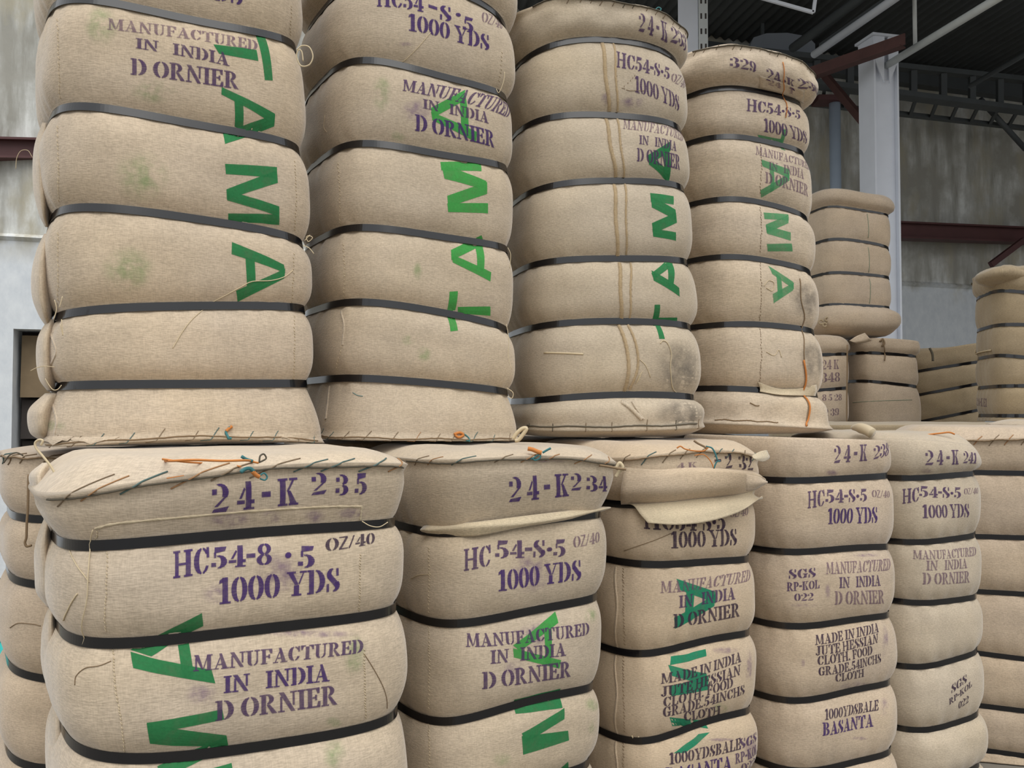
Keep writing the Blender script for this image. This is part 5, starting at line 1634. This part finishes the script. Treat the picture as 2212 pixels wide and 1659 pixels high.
r = L5.root
lettering(L5, r, [('2 4 - K', (1998, 1004), (2070, 1003), 31, 31), ('241', (2080, 1000), (2108, 1001), 26, 22)], 'ink_mid')
lettering(L5, r, [('HC', (1950, 1088), (1985, 1083), 31, 31), ('54-S*5', (1986, 1073), (2075, 1076), 23, 23)], 'ink_mid')
lettering(L5, r, [('OZ/40', (2082, 1068), (2112, 1066), 13, 13)], 'ink_faint')
lettering(L5, r, [('1000 YDS', (1993, 1119), (2093, 1117), 29, 29)], 'ink_mid')
lettering(L5, r, [('MANUFACTURED', (1972, 1207), (2108, 1200), 19, 19)], 'ink_faint')
lettering(L5, r, [('IN   INDIA', (2001, 1232), (2089, 1227), 21, 21)], 'ink_faint')
lettering(L5, r, [('D ORNIER', (1993, 1262), (2094, 1258), 25, 25)], 'ink_faint')
lettering(L5, r, [('SGS', (2055, 1498), (2088, 1473), 18, 18), ('RP-KOL', (2050, 1523), (2099, 1482), 13, 13), ('022', (2070, 1532), (2092, 1516), 15, 15)], 'ink_dark')
stain(L5, r, (1985, 1010, 2015, 1024), 'stain_p', 'purple_smudge')
stain(L5, r, (1960, 1580, 2080, 1659), 'stain_k', 'grey_grime')
free_thread(r, [(1996, 941), (2012, 938), (2030, 936), (2050, 934), (2062, 938)], 2.96, .003, 'tw_orange', 'loose_twine')

r = L6.root
rc = L6.pix([(2105, 955), (2205, 950)])[:, 0]
rim_cord(L6, r, rc[0] - .1, rc[1] + .05, True, .0022, 'tw_brown', .002, 12)
rim_twine(L6, r, rc[0], rc[1], 4, True, low=.02, fin=.04, dq=.03, seed=41, r=.0018, mats=('st_orange', 'st_brown'))
r = L7.root
rc = L7.pix([(2120, 922), (2205, 922)])[:, 0]
rim_cord(L7, r, rc[0], rc[1], True, .0025, 'tw_brown', .003, 12)

r = LL.root
rc = LL.pix([(8, 990), (80, 988)])[:, 0]
rim_cord(LL, r, rc[0] - .05, rc[1] + .05, True, .0022, 'tw_brown', .003, 7)
rim_twine(LL, r, rc[0], rc[1], 4, True, low=.02, fin=.06, dq=.05, seed=43, r=.0018)
free_thread(r, [(62, 1025), (61, 1060), (60, 1100), (58, 1130), (57, 1160), (54, 1172), (58, 1180), (68, 1178)], 1.93, .0028, 'tw_brown', 'hanging_cord')
free_thread(r, [(8, 1000), (20, 984), (36, 978), (50, 984)], 1.98, .0018, 'tw_dark')
thread(LL, r, [(22, 1356), (40, 1346), (70, 1348), (88, 1352)], .0010, 'tw_brown')

# background stack details
r = A1.root
A1G='tw_stripe'
M['tw_stripe'] = simple('green_woven_stripe', (.22, .26, .18), .95)
thread(A1, r, [(1873, 462), (1876, 490), (1875, 514)], .0022, 'tw_stripe', .0002, 'woven_stripe')
thread(A1, r, [(1875, 534), (1878, 560), (1876, 588)], .0022, 'tw_stripe', .0002, 'woven_stripe')
thread(A1, r, [(1878, 602), (1880, 630), (1878, 656)], .0022, 'tw_stripe', .0002, 'woven_stripe')
for (x, y, rr) in ((1798, 680, .016), (1785, 690, .012), (1780, 702, .012), (1772, 696, .014)):
    p = at(x, y, 5.62)
    MB().tube([p + np.array([math.cos(k) * rr, -.01, math.sin(k) * rr]) for k in np.linspace(0, 6.0, 14)], .006, 6).build('rolled_end', M['cloth_dark'], r, True)
r = A2.root
thread(A2, r, [(1903, 735), (1908, 748), (1909, 765), (1909, 780)], .004, 'tw_brown', .012, 'hanging_cord')
thread(A2, r, [(1900, 738), (1906, 733), (1910, 742), (1904, 748)], .006, 'tw_brown', .004, 'twine_knot')
thread(A2, r, [(1842, 870), (1900, 866), (1970, 864)], .0022, 'tw_stripe', .0002, 'woven_stripe')
sheet(r, [[at(1835, 736, 5.50), at(1850, 726, 5.50), at(1868, 719, 5.51)], [at(1845, 740, 5.50), at(1862, 736, 5.50), at(1878, 730, 5.51)], [at(1852, 742, 5.52), at(1868, 740, 5.52), at(1884, 736, 5.54)]], M['cloth3'], 'cloth_lip')
free_thread(r, [(1830, 745), (1830, 800), (1829, 860), (1829, 930)], 5.45, .005, 'tw_brown', 'hanging_cord')
r = A3.root
lettering(A3, r, [('24 K', (1776, 798), (1812, 797), 20, 20), ('348', (1774, 826), (1814, 824), 20, 20), ('8 5 28', (1776, 866), (1818, 865), 14, 14), ('2 39', (1780, 900), (1812, 897), 16, 16)], 'ink_faint')
r = A4.root
free_thread(r, [(2008, 752), (2014, 765), (2015, 780)], 5.8, .008, 'tw_dark', 'twine_knot')
r = A5.root
lettering(A5, r, [('-(24 E1', (2056, 876), (2130, 877), 18, 18), ] if False else [('K 24-K E1', (2054, 878), (2132, 879), 18, 18)], 'ink_faint')
thread(A5, r, [(2042, 757), (2070, 762), (2100, 766), (2120, 760), (2142, 756)], .004, 'tw_jute', .004, 'loose_thread')
p = at(2195, 582, 4.72)
# a lump of folded cloth tucked on the top
V, F = [], []
n, m_ = 20, 10
for j in range(m_ + 1):
    for i in range(n):
        a = 2 * math.pi * i / n; t = math.pi * j / m_
        k = 1 + .10 * math.sin(3 * a + 2 * t) + .06 * math.sin(5 * a)
        V.append((p[0] + .02 + .17 * math.sin(t) * math.cos(a) * k, p[1] + .12 + .16 * math.sin(t) * math.sin(a) * k, p[2] - .02 + .055 * math.cos(t) * k))
for j in range(m_):
    for i in range(n):
        F.append((j * n + i, (j + 1) * n + i, (j + 1) * n + (i + 1) % n, j * n + (i + 1) % n))
mesh_obj('folded_cloth', V, F, M['cloth_dark'], r, True, np.array(V)[:, :2])
for (x, y) in ((2060, 613), (2078, 606), (2110, 596)):
    thread(A5, r, [(x, y + 3), (x + 10, y - 1)], .004, 'tw_dark')
# rolled tuft at the corner where the fourth and fifth lower bales meet
rt = MB().tube(catmull([at(1842, 924, 3.05), at(1856, 924, 3.02), at(1872, 929, 2.98), at(1884, 936, 2.96)], 5), [.008 + .010 * min(1, k / 6) for k in range(16)], 10).build('cloth_tuft', M['cloth_pale'], L4.root, True)
